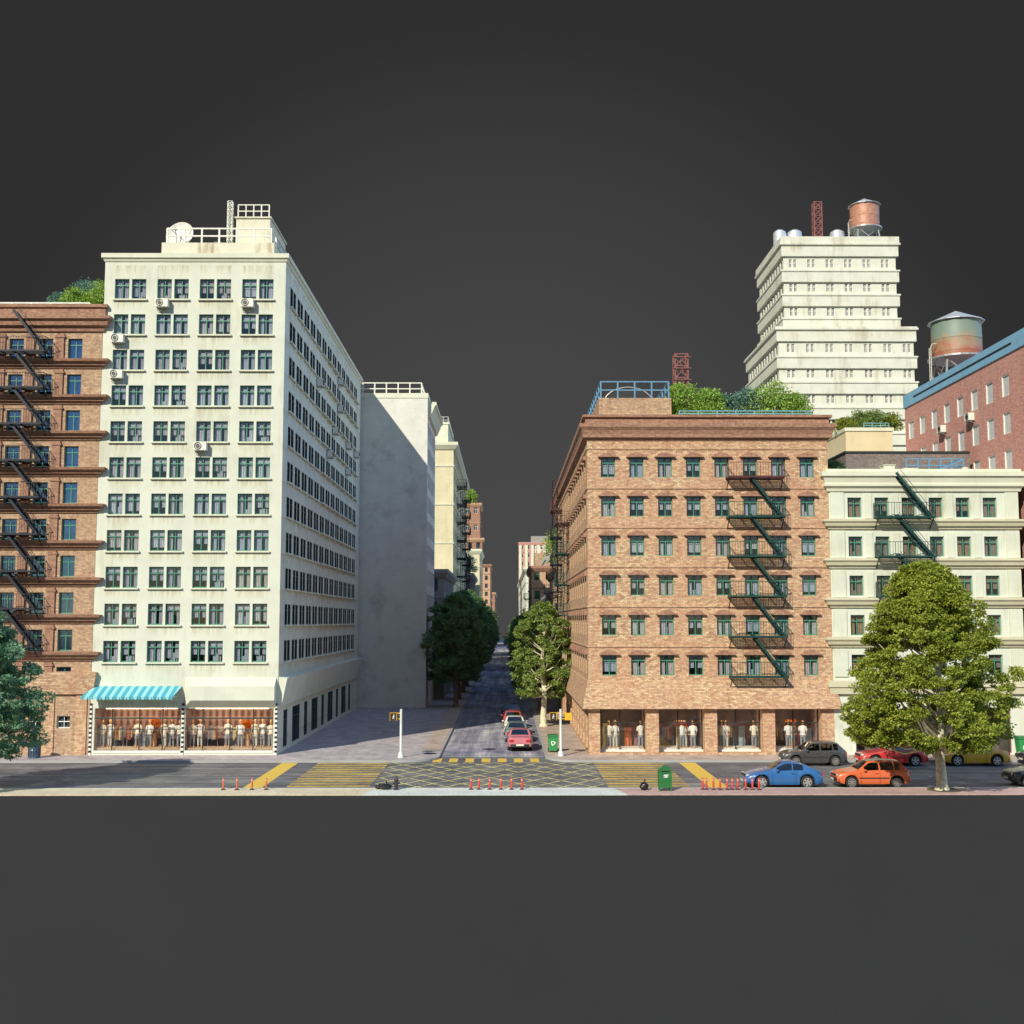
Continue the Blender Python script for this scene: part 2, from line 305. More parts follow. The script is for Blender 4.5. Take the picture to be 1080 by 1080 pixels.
for k, c in dict(blue=(0.028, 0.125, 0.33), orange=(0.62, 0.13, 0.045), red=(0.55, 0.03, 0.02), yellow=(0.70, 0.36, 0.015), charcoal=(0.055, 0.055, 0.055),
                 pink=(0.50, 0.16, 0.19), teal=(0.16, 0.22, 0.20), white=(0.68, 0.66, 0.56), dullred=(0.38, 0.07, 0.06), navy=(0.02, 0.028, 0.05), black=(0.02, 0.02, 0.022)).items():
    M['car_'+k] = m_paint('car_paint_'+k, c, 0.32, 0.0, 0.05, 0.6)
M['bollard_red'] = m_paint('bollard_red', (0.55, 0.045, 0.03), 0.55)
M['bollard_orange'] = m_paint('bollard_orange', (0.55, 0.12, 0.04), 0.55)
M['refl_white'] = m_paint('reflective_white', (0.75, 0.75, 0.72), 0.5)
M['mail_green'] = m_paint('letterbox_green', (0.022, 0.15, 0.04), 0.45)
M['bin_green'] = m_paint('bin_green', (0.03, 0.26, 0.07), 0.5)
M['white_paint'] = m_paint('white_paint', (0.78, 0.78, 0.74), 0.5)
M['pole'] = m_paint('pole_white', (0.66, 0.68, 0.64), 0.45, 0.2)
M['signal_yellow'] = m_paint('signal_yellow', (0.72, 0.42, 0.02), 0.5)
M['bag'] = m_paint('bin_bag_plastic', (0.015, 0.014, 0.014), 0.3)
M['hydrant'] = m_paint('hydrant_paint', (0.035, 0.025, 0.04), 0.4)
M['bin_blue'] = m_paint('bin_blue_grey', (0.10, 0.15, 0.22), 0.45, 0.4, 0.3)
M['ac'] = m_paint('ac_cream', (0.68, 0.68, 0.60), 0.5)
M['shirt'] = m_paint('cream_cloth', (0.75, 0.70, 0.58), 0.85)
M['shirt2'] = m_paint('white_cloth', (0.78, 0.77, 0.74), 0.85)
M['trouser'] = m_paint('grey_cloth', (0.30, 0.31, 0.33), 0.85)
M['trouser2'] = m_paint('pale_cloth', (0.6, 0.58, 0.52), 0.85)
M['manskin'] = m_paint('mannequin_tan', (0.72, 0.42, 0.22), 0.5)
M['orange_flower'] = m_leaf('orange_petals', (0.55, 0.10, 0.01), (0.75, 0.22, 0.02), (0.8, 0.36, 0.04), 3)
M['blind_pink'] = m_curtain('blind_pink', [(0.0, (0.55, 0.46, 0.42)), (0.6, (0.66, 0.62, 0.54)), (1.0, (0.52, 0.42, 0.38))])
m_, nt_, p_ = nodes_mat('added_light_panel'); setp(p_, Base_Color=(1, .9, .7, 1), Emission_Color=(1.0, 0.72, 0.45, 1), Emission_Strength=13.0); M['added_glow'] = m_  # glow for unseen strips, added to brighten the shop displays
M['shop_back'] = m_paint('shop_back_wall', (0.26, 0.19, 0.18), 0.85, var=0.35, nscale=1.2)
M['shop_floor'] = m_paint('shop_floor', (0.5, 0.36, 0.24), 0.6)
M['shop_base'] = m_paint('display_plinth_white', (0.75, 0.73, 0.66), 0.6)

for k, c in dict(tan=(.55,.38,.22), olive=(.30,.32,.12), plum=(.22,.10,.14), straw=(.70,.58,.25), slate=(.25,.30,.36), rust=(.50,.14,.05)).items(): M['cloth_'+k] = m_paint('cloth_'+k, c, 0.85, var=.25)
def m_plaid():
    m, nt, p = nodes_mat('plaid_curtain'); uv = coords(nt, 'UV')
    def wave(axis, sc):
        w = nt.nodes.new('ShaderNodeTexWave'); w.wave_type = 'BANDS'; w.bands_direction = axis; w.inputs['Scale'].default_value = sc
        nt.links.new(uv, w.inputs['Vector']); return w.outputs[0]
    c = mixc(nt, (0.52, 0.36, 0.30), (0.20, 0.10, 0.11), wave('X', 0.75))
    c = mixc(nt, c, (0.55, 0.44, 0.38), ramp(nt, wave('Y', 0.5), [(0.45, (0, 0, 0)), (0.6, (0.5, 0.5, 0.5))]).outputs[0])
    nt.links.new(c, p.inputs['Base Color']); setp(p, Roughness=0.9); return m
M['plaid'] = m_plaid()
def m_awning():
    m, nt, p = nodes_mat('awning_stripes'); uv = coords(nt, 'UV')
    w = nt.nodes.new('ShaderNodeTexWave'); w.bands_direction = 'X'; w.inputs['Scale'].default_value = 0.62; nt.links.new(uv, w.inputs['Vector'])
    r = ramp(nt, w.outputs[0], [(0.47, (0.055, 0.36, 0.43)), (0.53, (0.28, 0.60, 0.64))])
    nt.links.new(r.outputs[0], p.inputs['Base Color']); setp(p, Roughness=0.8); return m
M['awning'] = m_awning()

# ------------------------------------------------------------------ mesh builder
class MB:
    def __init__(s): s.v = []; s.f = []; s.m = []
    def face(s, pts, m=0):
        i = len(s.v); s.v += [tuple(p) for p in pts]; s.f.append(tuple(range(i, i+len(pts)))); s.m.append(m); return s
    def mesh(s, verts, faces, m=0):
        i = len(s.v); s.v += [tuple(p) for p in verts]
        for f in faces: s.f.append(tuple(k+i for k in f)); s.m.append(m)
        return s
    def box(s, x0, x1, y0, y1, z0, z1, m=0):
        v = [(x0,y0,z0),(x1,y0,z0),(x1,y1,z0),(x0,y1,z0),(x0,y0,z1),(x1,y0,z1),(x1,y1,z1),(x0,y1,z1)]
        return s.mesh(v, [(0,3,2,1),(4,5,6,7),(0,1,5,4),(1,2,6,5),(2,3,7,6),(3,0,4,7)], m)
    def bar(s, p, q, w, h=None, m=0, up=(0,0,1)):
        h = w if h is None else h; p = Vector(p); q = Vector(q); d = (q-p)
        if d.length < 1e-6: return s
        d.normalize(); u = Vector(up)
        if abs(d.dot(u)) > 0.98: u = Vector((0,1,0))
        a = d.cross(u).normalized()*w/2; b = a.cross(d).normalized()*h/2
        v = [p-a-b, p+a-b, p+a+b, p-a+b, q-a-b, q+a-b, q+a+b, q-a+b]
        return s.mesh(v, [(0,1,2,3),(7,6,5,4),(0,4,5,1),(1,5,6,2),(2,6,7,3),(3,7,4,0)], m)
    def tube(s, pts, rad, n=8, m=0, cap=True):
        pts = [Vector(p) for p in pts]
        if not isinstance(rad, (list, tuple)): rad = [rad]*len(pts)
        rings = []
        for i, p in enumerate(pts):
            d = (pts[min(i+1, len(pts)-1)]-pts[max(i-1, 0)]).normalized()
            u = Vector((0,0,1)) if abs(d.z) < 0.95 else Vector((0,1,0))
            a = d.cross(u).normalized(); b = a.cross(d).normalized()
            rings.append([p+(a*math.cos(2*PI*k/n)+b*math.sin(2*PI*k/n))*rad[i] for k in range(n)])
        return s.loft(rings, m, cap)
    def loft(s, rings, m=0, cap=True, close=True):
        n = len(rings[0]); v = [p for r in rings for p in r]; f = []
        for i in range(len(rings)-1):
            for k in range(n if close else n-1):
                a, b = i*n+k, i*n+(k+1) % n
                f.append((a, b, b+n, a+n))
        if cap: f.append(tuple(range(n-1, -1, -1))); f.append(tuple((len(rings)-1)*n+k for k in range(n)))
        return s.mesh(v, f, m)
    def lathe(s, prof, c=(0,0,0), n=24, m=0, axis='z'):
        rings = []
        for r, h in prof:
            rr = []
            for k in range(n):
                a = 2*PI*k/n
                if axis == 'z': rr.append((c[0]+r*math.cos(a), c[1]+r*math.sin(a), c[2]+h))
                elif axis == 'y': rr.append((c[0]+r*math.cos(a), c[1]+h, c[2]+r*math.sin(a)))
                else: rr.append((c[0]+h, c[1]+r*math.cos(a), c[2]+r*math.sin(a)))
            rings.append(rr)
        return s.loft(rings, m, True)
    def ellipsoid(s, c, r, n=12, k=8, m=0):
        prof = []
        rings = []
        for i in range(1, k):
            t = PI*i/k
            rings.append([(c[0]+r[0]*math.sin(t)*math.cos(2*PI*j/n), c[1]+r[1]*math.sin(t)*math.sin(2*PI*j/n), c[2]-r[2]*math.cos(t)) for j in range(n)])
        return s.loft(rings, m, True)
    def ring(s, x0, x1, y0, y1, prof, m=0):
        """moulding carried round a building's four sides, mitred at its corners; prof = (projection, z)"""
        rings = [[(x0-o, y0-o, z), (x1+o, y0-o, z), (x1+o, y1+o, z), (x0-o, y1+o, z)] for o, z in prof]
        return s.loft(rings, m, False)
    def data(s, name, mats, org=(0,0,0), smooth=None):
        me = bpy.data.meshes.new(name)
        ox, oy, oz = org
        me.from_pydata([(a-ox, b-oy, c-oz) for a, b, c in s.v], [], s.f)
        for x in (mats if isinstance(mats, (list, tuple)) else [mats]): me.materials.append(M[x] if isinstance(x, str) else x)
        me.polygons.foreach_set('material_index', s.m)
        # planar UVs in metres, chosen by the face's direction
        uvl = me.uv_layers.new(name='UVMap').data
        for p in me.polygons:
            n = p.normal; ax = 0 if abs(n.x) > max(abs(n.y), abs(n.z)) else (1 if abs(n.y) >= abs(n.z) else 2)
            for li in p.loop_indices:
                c = s.v[me.loops[li].vertex_index]
                uvl[li].uv = (c[1], c[2]) if ax == 0 else ((c[0], c[2]) if ax == 1 else (c[0], c[1]))
        if smooth:
            me.polygons.foreach_set('use_smooth', [True]*len(me.polygons))
            me.set_sharp_from_angle(angle=R(smooth))
        me.update()
        return me
    def build(s, name, mats, parent=None, smooth=None, label=None):
        org = parent['_org'] if parent is not None else (0,0,0)
        o = bpy.data.objects.new(name, s.data(name, mats, org, smooth)); col.objects.link(o)
        if parent is not None: o.parent = parent; o['_org'] = org
        if label: o['label'] = label
        return o
def put(name, me, parent, loc=(0,0,0), rz=0.0, label=None):
    o = bpy.data.objects.new(name, me); col.objects.link(o)
    if parent is not None:
        o.parent = parent
    o.location = loc; o.rotation_euler = (0, 0, rz)
    if label: o['label'] = label
    return o
def thing(name, loc, label, cat, group=None, rz=0.0):
    o = bpy.data.objects.new(name, None); col.objects.link(o); o.location = loc; o.rotation_euler = (0,0,rz)
    o.empty_display_size = 0.3
    o['_org'] = tuple(loc) if rz == 0 else (0,0,0); o['label'] = label; o['category'] = cat
    if group: o['group'] = group
    return o
def solo(name, mb, mats, loc, label, cat, group=None, smooth=None):
    """a thing that is one mesh; its origin at its base"""
    o = bpy.data.objects.new(name, mb.data(name, mats, loc, smooth)); col.objects.link(o); o.location = loc
    o['label'] = label; o['category'] = cat
    if group: o['group'] = group
    return o
def struct(name, mb, mats, smooth=None):
    o = bpy.data.objects.new(name, mb.data(name, mats)); col.objects.link(o); o['kind'] = 'structure'; return o
def kids(o): return [c for c in bpy.data.objects if c.parent == o]
def copy_tree(o, parent=None):
    c = o.copy(); col.objects.link(c)
    if parent is not None: c.parent = parent
    for ch in o.children: copy_tree(ch, c)
    return c
ORD = ['first','second','third','fourth','fifth','sixth','seventh','eighth','ninth','tenth','eleventh','twelfth','thirteenth','fourteenth','fifteenth','sixteenth','seventeenth','eighteenth']

# ------------------------------------------------------------------ ground, roads, pavements
YN, YK, YR, YB = 58.8, 61.15, 73.0, 76.0      # front edge, near kerb, far kerb, building line
ZR = -0.13                                     # road level; pavements at z = 0
XL, XR = -75.0, 75.0
SL, SR = -4.2, 2.55                            # side street kerbs
g = MB(); g.box(XL, XR, YN, 560, -30, -0.25); g.box(XL, XR, YN-0.03, YN+0.0, -30, -0.045); struct('ground', g, ['plinth'])
g = MB(); g.box(XL, XR, YK, YR+2.7, -0.245, ZR); struct('main_road', g, ['asphalt_x'])
g = MB(); g.box(SL-1.6, SR+1.6, YR+2.7, 556, -0.245, ZR); struct('side_road', g, ['asphalt_y'])
# near pavement: cream flags, white concrete and pink pavers between one kerb and the front edge
def npave(x0, x1, x0b, x1b, mat, name):
    g = MB(); y0, y1 = YN+0.002, YK-0.16
    v = [(x0b,y0,-0.245),(x1b,y0,-0.245),(x1,y1,-0.245),(x0,y1,-0.245),(x0b,y0,0),(x1b,y0,0),(x1,y1,0),(x0,y1,0)]
    g.mesh(v, [(4,5,6,7),(0,1,5,4),(1,2,6,5),(2,3,7,6),(3,0,4,7)]); struct(name, g, [mat])
npave(XL, -6.6, XL, -7.2, 'conc_cream', 'pavement')
npave(-6.6, 5.6, -7.2, 6.1, 'conc_white', 'pavement')
npave(5.6, XR, 6.1, XR, 'pave_pink', 'pavement')
g = MB(); g.box(XL, XR, YK-0.16, YK, -0.245, 0.004); struct('kerb', g, ['conc_white'])
def corner_pave(sgn, xk, mat, name):
    """far pavement with a rounded street corner: xk is the side street kerb"""
    rad = 2.3; pts = []
    cx, cy = xk+sgn*rad, YR+rad
    for i in range(13):
        a = PI/2*i/12
        pts.append((cx-sgn*rad*math.cos(a), cy-rad*math.sin(a)))    # from side kerb to main kerb
    xe = XL if sgn < 0 else XR
    outline = [(xk, 556)]+pts+[(xe, YR), (xe, 556)]
    kw = 0.16
    inner = []
    for i in range(13):
        a = PI/2*i/12
        inner.append((cx-sgn*(rad-kw)*math.cos(a), cy-(rad-kw)*math.sin(a)))
    inner = [(xk+sgn*kw, 556)]+inner+[(xe, YR+kw)]
    top = inner+[(xe, 556)]
    g = MB()
    if sgn > 0: top = top[::-1]
    g.face([(x, y, 0) for x, y in top][::-1]); struct(name, g, [mat])
    k = MB(); line = outline[:-1]
    rings = [[(a[0], a[1], -0.2), (a[0], a[1], 0.006), (b[0], b[1], 0.006), (b[0], b[1], -0.02)] for a, b in zip(line, inner)]
    k.loft(rings, 0, True); struct('kerb', k, ['kerb'])
corner_pave(-1, SL, 'pave_grey', 'pavement')
corner_pave(1, SR, 'pave_tan', 'pavement')
# a pinker strip of pavers along the left side street kerb
g = MB(); g.face([(-5.6, 78.5, 0.004), (SL-0.17, 78.5, 0.004), (SL-0.17, 200, 0.004), (-5.6, 200, 0.004)]); struct('pavement', g, ['pave_tan'])
# markings
zm = ZR+0.004
def rects(name, mat, lst, z=zm):
    g = MB()
    for x0, x1, y0, y1 in lst: g.face([(x0,y0,z),(x1,y0,z),(x1,y1,z),(x0,y1,z)])
    return struct(name, g, [mat])
rects('road_marking', 'yellow_fresh', [(-13.8, -12.8, YK+0.1, 72.85)])
rects('road_marking', 'yellow_fresh', [(10.75, 11.75, YK+0.1, 72.85)])
st = [(YK+0.2+i*0.985) for i in range(12)]
rects('road_marking', 'yellow', [(-11.55, -7.2, y, y+0.62) for y in st])
rects('road_marking', 'yellow', [(5.45, 9.8, y, y+0.62) for y in st])
# box junction lattice
g = MB(); bx0, bx1, by0, by1 = -7.0, 5.3, YK+0.12, 72.9
def clipseg(x, y, dx, dy):
    t0, t1 = -1e9, 1e9
    for p, d, a, b in ((x, dx, bx0, bx1), (y, dy, by0, by1)):
        ta, tb = (a-p)/d, (b-p)/d
        if ta > tb: ta, tb = tb, ta
        t0, t1 = max(t0, ta), min(t1, tb)
    return t0, t1
for s_, zz in ((1, zm), (-1, zm+0.004)):
    for i in range(-14, 22):
        x = bx0+i*1.55
        t0, t1 = clipseg(x, by0, s_*0.66, 1.0)
        if t1-t0 < 0.3: continue
        a = Vector((x+s_*0.66*t0, by0+t0, zz)); b = Vector((x+s_*0.66*t1, by0+t1, zz)); w = Vector((0.10, 0, 0))
        g.face([a-w, a+w, b+w, b-w] )
struct('road_marking', g, ['yellow_pale'])
rects('road_marking', 'yellow_fresh', [(-4.55+i*1.02, -4.0+i*1.02, 73.15, 75.1) for i in range(7)])
rects('road_marking', 'yellow_pale', [(SL+0.1, SR-0.1, 75.95, 76.12)])
rects('road_marking', 'white_line', [(XL, -14.2, 67.0, 67.1), (12.2, XR, 67.0, 67.1), (XL, -14.2, 64.1, 64.16), (XL, -14.2, 69.9, 69.96)])
for i, (x, y) in enumerate(((-4.9, 76.7), (-1.1, 80.5))):
    z0 = 0.008 if i == 0 else ZR+0.006
    g = MB(); g.lathe([(0.45, z0-0.006), (0.45, z0), (0.36, z0), (0.36, z0-0.002)], (x, y, 0), 24)
    solo('manhole_cover', g, ['iron_dark'], (x, y, z0), ['round iron manhole cover on the left corner pavement', 'round iron manhole cover in the side street'][i], 'manhole cover')

# ------------------------------------------------------------------ building kit
def wall(mb, face, pos, u0, u1, z0, z1, ops, depth=0.2, room=0.9, m=0, mr=1):
    P = {'S': lambda u, z, d: (u, pos+d, z), 'E': lambda u, z, d: (pos-d, u, z), 'W': lambda u, z, d: (pos+d, u, z)}[face]
    us = sorted(set([u0, u1]+[v for o in ops for v in o[:2] if u0 < v < u1])); zs = sorted(set([z0, z1]+[v for o in ops for v in o[2:4] if z0 < v < z1]))
    def q(a, b, c, d, mm):
        mb.face([a, b, c, d] if face != 'W' else [d, c, b, a], mm)
    oset = [(a, b, c, d) for a, b, c, d in ops]
    for j in range(len(zs)-1):
        zc = (zs[j]+zs[j+1])/2; row = [o for o in oset if o[2] < zc < o[3]]
        i = 0
        while i < len(us)-1:
            uc = (us[i]+us[i+1])/2
            if any(o[0] < uc < o[1] for o in row): i += 1; continue
            k = i
            while k < len(us)-1 and not any(o[0] < (us[k]+us[k+1])/2 < o[1] for o in row): k += 1
            q(P(us[i], zs[j], 0), P(us[k], zs[j], 0), P(us[k], zs[j+1], 0), P(us[i], zs[j+1], 0), m); i = k
    for a, b, c, d in oset:
        for d0, d1, mm in ((0, depth, m), (depth, room, mr)):
            q(P(a, c, d0), P(a, c, d1), P(a, d, d1), P(a, d, d0), mm); q(P(b, c, d1), P(b, c, d0), P(b, d, d0), P(b, d, d1), mm)
            q(P(a, c, d1), P(a, c, d0), P(b, c, d0), P(b, c, d1), mm); q(P(a, d, d0), P(a, d, d1), P(b, d, d1), P(b, d, d0), mm)
        q(P(a, c, room), P(b, c, room), P(b, d, room), P(a, d, room), mr)
_wc = {}
def win_meshes(w, h, pair, fm, pm, cm, var, sill, style='T', sillm='cream_trim'):
    """frame, pane, curtain and sill meshes of one window, facing -Y, origin at the middle of its foot"""
    key = (round(w, 3), round(h, 3), pair, fm, pm, cm, var, sill, style, sillm)
    if key in _wc: return _wc[key]
    rnd = random.Random(hash((var, 5)) & 0xffff); offs = [0.0] if not pair else [-pair/2, pair/2]
    F, G, C, S = MB(), MB(), MB(), MB()
    t = 0.055
    for ox in offs:
        a, b = ox-w/2, ox+w/2
        F.box(a, a+t, 0, 0.07, 0, h); F.box(b-t, b, 0, 0.07, 0, h); F.box(a+t, b-t, 0, 0.07, h-t, h); F.box(a+t, b-t, 0, 0.07, 0, t*1.2)
        if style == 'T':
            zt = h*0.68; F.box(a+t, b-t, -0.01, 0.06, zt, zt+t*1.1); F.box(ox-t/2, ox+t/2, 0.004, 0.06, t*1.2, zt); F.box(ox-t/3, ox+t/3, 0.004, 0.06, zt+t*1.1, h-t)
        elif style == 'H':
            F.box(a+t, b-t, -0.01, 0.06, h*0.5, h*0.5+t); F.box(ox-t/3, ox+t/3, 0.004, 0.06, h*0.5+t, h-t); F.box(ox-t/3, ox+t/3, 0.004, 0.06, t*1.2, h*.5)
        G.face([(a+t, 0.045, t), (b-t, 0.045, t), (b-t, 0.045, h-t), (a+t, 0.045, h-t)])
        wl_, wr_ = w*rnd.uniform(0.30, 0.49), w*rnd.uniform(0.30, 0.49); zb = rnd.choice([0.02, 0.02, h*0.18, h*0.35])
        for c0, c1 in ((a+0.01, a+wl_), (b-wr_, b-0.01)):
            n = 10; row = [(c0+(c1-c0)*k/n, 0.15+0.025*math.sin(k*1.9)) for k in range(n+1)]
            C.loft([[(x, y, zb) for x, y in row], [(x, y, h-0.02) for x, y in row]], 0, False, False)
        if style == 'N' or 'blind' in cm: C.box(a+0.01, b-0.01, 0.085, 0.10, 0.01, h-0.02)
        elif rnd.random() < 0.6: C.box(a+0.01, b-0.01, 0.11, 0.125, h*rnd.uniform(0.55, 0.8), h-0.02)
        if rnd.random() < 0.5: C.box(ox-w*0.3, ox+w*0.28, 0.3, 0.34, 0.0, h*rnd.uniform(0.25, 0.45))
    W = w/2+(pair/2 if pair else 0)
    if sill: S.box(-W-0.1, W+0.1, -0.30, 0.0, -0.10, -0.002)
    r = (F.data('window', [fm]), G.data('pane', [pm]), C.data('curtain', [cm]), S.data('sill', [sillm]) if sill else None)
    _wc[key] = r; return r
ROT = {'S': 0.0, 'E': PI/2, 'W': -PI/2}
def windows(root, face, pos, cells, depth=0.14, limit=None, **kw):
    """cells: (u_centre, z_foot, w, h). The biggest in view first when there is a limit; the rest become one part."""
    org = root['_org']
    left = []
    for i, (u, z, w, h) in enumerate(cells):
        ms = win_meshes(w, h, kw.get('pair'), kw['fm'], kw.get('pm', 'pane'), kw.get('cm', 'curtain'), random.randrange(7), kw.get('sill', False), kw.get('style', 'T'), kw.get('sillm', 'cream_trim'))
        p = {'S': (u, pos+depth, z), 'E': (pos-depth, u, z), 'W': (pos+depth, u, z)}[face]
        loc = tuple(p[k]-org[k] for k in range(3))
        if limit is not None and i >= limit: left.append((ms, loc)); continue
        f = put('window', ms[0], root, loc, ROT[face])
        for nm, me in zip(('pane', 'curtain', 'sill'), ms[1:]):
            if me is not None:
                c = put(nm, me, f)
                if nm == 'sill': c.location.y = -depth+0.14
    if left:
        bm = bmesh.new(); mats = []
        for ms, loc in left:
            T = Matrix.Translation(Vector(loc)) @ Matrix.Rotation(ROT[face], 4, 'Z')
            for me in ms:
                if me is None: continue
                mt = me.materials[0]
                if mt not in mats: mats.append(mt)
                nv, nf = len(bm.verts), len(bm.faces)
                bm.from_mesh(me); bm.verts.ensure_lookup_table(); bm.faces.ensure_lookup_table()
                bmesh.ops.transform(bm, matrix=T, verts=bm.verts[nv:])
                for q in bm.faces[nf:]: q.material_index = mats.index(mt)
        me = bpy.data.meshes.new('window'); bm.to_mesh(me); bm.free()
        for mt in mats: me.materials.append(mt)
        o = put('window', me, root); o['kind'] = 'stuff'
def ops_of(cells, pair=None):
    r = []
    for u, z, w, h in cells:
        for ox in ([0] if not pair else [-pair/2, pair/2]): r.append((u+ox-w/2, u+ox+w/2, z, z+h))
    return r
def rail(p0, p1, h=1.0, post=1.2, t=0.05, mb=None, bars=3, balus=0, m=0):
    cont = mb is not None; mb = mb or MB(); p0, p1 = Vector(p0), Vector(p1)
    if cont: p0 = p0+(p1-p0).normalized()*t*0.65
    n = max(1, round((p1-p0).length/post))
    for i in range(1 if cont else 0, n+1):
        p = p0.lerp(p1, i/n); mb.bar(p, p+Vector((0,0,h+0.004)), t*1.2, m=m)
    for k in range(bars):
        z = Vector((0,0,h*(k+1)/bars-0.001)); mb.bar(p0+z, p1+z, t, m=m)
    if balus:
        k = int((p1-p0).length/balus)
        for i in range(k):
            p = p0.lerp(p1, (i+.5)/k); mb.bar(p, p+Vector((0,0,h)), t*0.4, m=m)
    return mb
def fire_escape(label, face, pos, u0, u1, zs, out, mats, ua, ub, top_ladder=True, group='fire escapes bolted to the facades', zfloor=None):
    """iron platforms at heights zs (top first); stairs run from ua high to ub low"""
    P = {'S': lambda u, d, z: (u, pos-d, z), 'E': lambda u, d, z: (pos+d, u, z), 'W': lambda u, d, z: (pos-d, u, z)}[face]
    root = thing('fire_escape', P((u0+u1)/2, 0, zs[-1]-0.3), label, 'fire escape', group)
    dz = abs(zs[0]-zs[1]) if len(zs) > 1 else 2.55
    for i, z in enumerate(zs):
        mt = mats[0] if i == 0 else mats[-1]
        p = MB(); t = 0.09
        p.bar(P(u0, out, z), P(u1, out, z), 0.05, 0.11); p.bar(P(u0, 0.02, z), P(u1, 0.02, z), 0.05, 0.10)
        n = 9
        for k in range(1, n):
            p.bar(P(u0, out*k/n, z), P(u1, out*k/n, z), 0.045, 0.03)
        for k in range(5):
            u = u0+(u1-u0)*k/4; p.bar(P(u, 0, z-0.03), P(u, out, z-0.03), 0.05, 0.07)
        for u in (u0+0.05, u1-0.05):
            p.bar(P(u, 0, z-0.75), P(u, out*0.9, z-0.06), 0.055, 0.055)
        for k in range(1, 8):
            u = u0+(u1-u0)*k/8
        p.build('platform', [mt], root)
        r = MB(); h = 0.95
        for a, b in ((P(u0, out, z), P(u1, out, z)), (P(u0, 0.05, z), P(u0, out, z)), (P(u1, 0.05, z), P(u1, out, z))):
            A, B = Vector(a), Vector(b); L = (B-A).length
            r.bar(A+Vector((0,0,h)), B+Vector((0,0,h)), 0.035); k = max(3, int(L/0.17))
            for j in range(k+1):
                q = A.lerp(B, j/k); r.bar(q, q+Vector((0,0,h)), 0.018 if j % 6 else 0.03)
        r.build('railing', [mt], root)
        if i == 0 and not top_ladder: continue
        s = MB(); zt = z+dz+(0.35 if i == 0 else 0.15); d0, d1 = out*0.35, out*0.85
        for d in (d0, d1): s.bar(P(ua, d, zt), P(ub, d, z), 0.05, 0.17)
        m_ = 11
        for k in range(1, m_):
            f = k/m_; s.bar(P(ua+(ub-ua)*f, d0, zt+(z-zt)*f), P(ua+(ub-ua)*f, d1, zt+(z-zt)*f), 0.2, 0.03)
        for d in (d0, d1):
            s.bar(P(ua+(ub-ua)*.12, d, zt+(z-zt)*.12+.55), P(ub-(ub-ua)*.05, d, z+0.62), 0.025)
        s.build('ladder', [mt], root)
    return root
def box_building(name, loc, label, x0, x1, y0, y1, z1, mat, roofm='grey_stone'):
    root = thing(name, ((x0+x1)/2, y0, 0), label, 'building')
    return root
def shell(root, x0, x1, y0, y1, z1, mats, S=(), E=(), W=(), room=0.9, depth=0.2, z0=-0.02, skip=''):
    mb = MB()
    wall(mb, 'S', y0, x0, x1, z0, z1, list(S), depth, room)
    if 'E' not in skip: wall(mb, 'E', x1, y0, y1, z0, z1, list(E), depth, room)
    if 'W' not in skip: wall(mb, 'W', x0, y0, y1, z0, z1, list(W), depth, room)
    mb.face([(x1,y1,z0),(x0,y1,z0),(x0,y1,z1),(x1,y1,z1)])
    mb.face([(x0,y0,z1),(x1,y0,z1),(x1,y1,z1),(x0,y1,z1)])
    return mb.build('wall', mats, root)

def ac_unit(label, face, u, z, pos):
    P = {'S': lambda a, d, c: (u+a, pos-d, z+c), 'E': lambda a, d, c: (pos+d, u+a, z+c), 'W': lambda a, d, c: (pos-d, u+a, z+c)}[face]
    root = thing('air_conditioner', P(0, 0, 0), label, 'air conditioner', 'air conditioners on the facades')
    b = MB(); c0, c1 = P(-0.42, 0.06, 0), P(0.42, 0.5, 0.55)
    b.box(min(c0[0], c1[0]), max(c0[0], c1[0]), min(c0[1], c1[1]), max(c0[1], c1[1]), c0[2], c1[2])
    b.build('casing', ['ac'], root)
    f = MB(); c = P(-0.13, 0.505, 0.28)
    ax = 'y' if face == 'S' else 'x'; sg = -1 if face in 'SW' else 1
    for ra, rb in ((0.24, 0.205), (0.12, 0.09)):
        f.loft([[((c[0]+r_q*math.cos(2*PI*q/24)) if ax == 'y' else c[0]+sg*d_q, (c[1]+sg*d_q) if ax == 'y' else c[1]+r_q*math.cos(2*PI*q/24), c[2]+r_q*math.sin(2*PI*q/24)) for q in range(24)] for r_q, d_q in ((ra, 0), (ra, .03), (rb, .03), (rb, 0))], 0, False)
    for k in range(4):
        a = k*PI/4
        f.bar(Vector(c)+Vector(P(0.19*math.cos(a), 0.02, 0.19*math.sin(a)))-Vector(P(0,0,0)), Vector(c)-Vector(P(0.19*math.cos(a), -0.02, 0.19*math.sin(a)))+Vector(P(0,0,0)), 0.012)
    f.build('fan_grille', ['black_plastic'], root)
    k = MB()
    for a in (-0.32, 0.32): k.bar(P(a, 0, -0.03), P(a, 0.5, -0.03), 0.04); k.bar(P(a, 0, -0.25), P(a, 0.42, -0.05), 0.03)
    k.build('bracket', ['galv'], root)

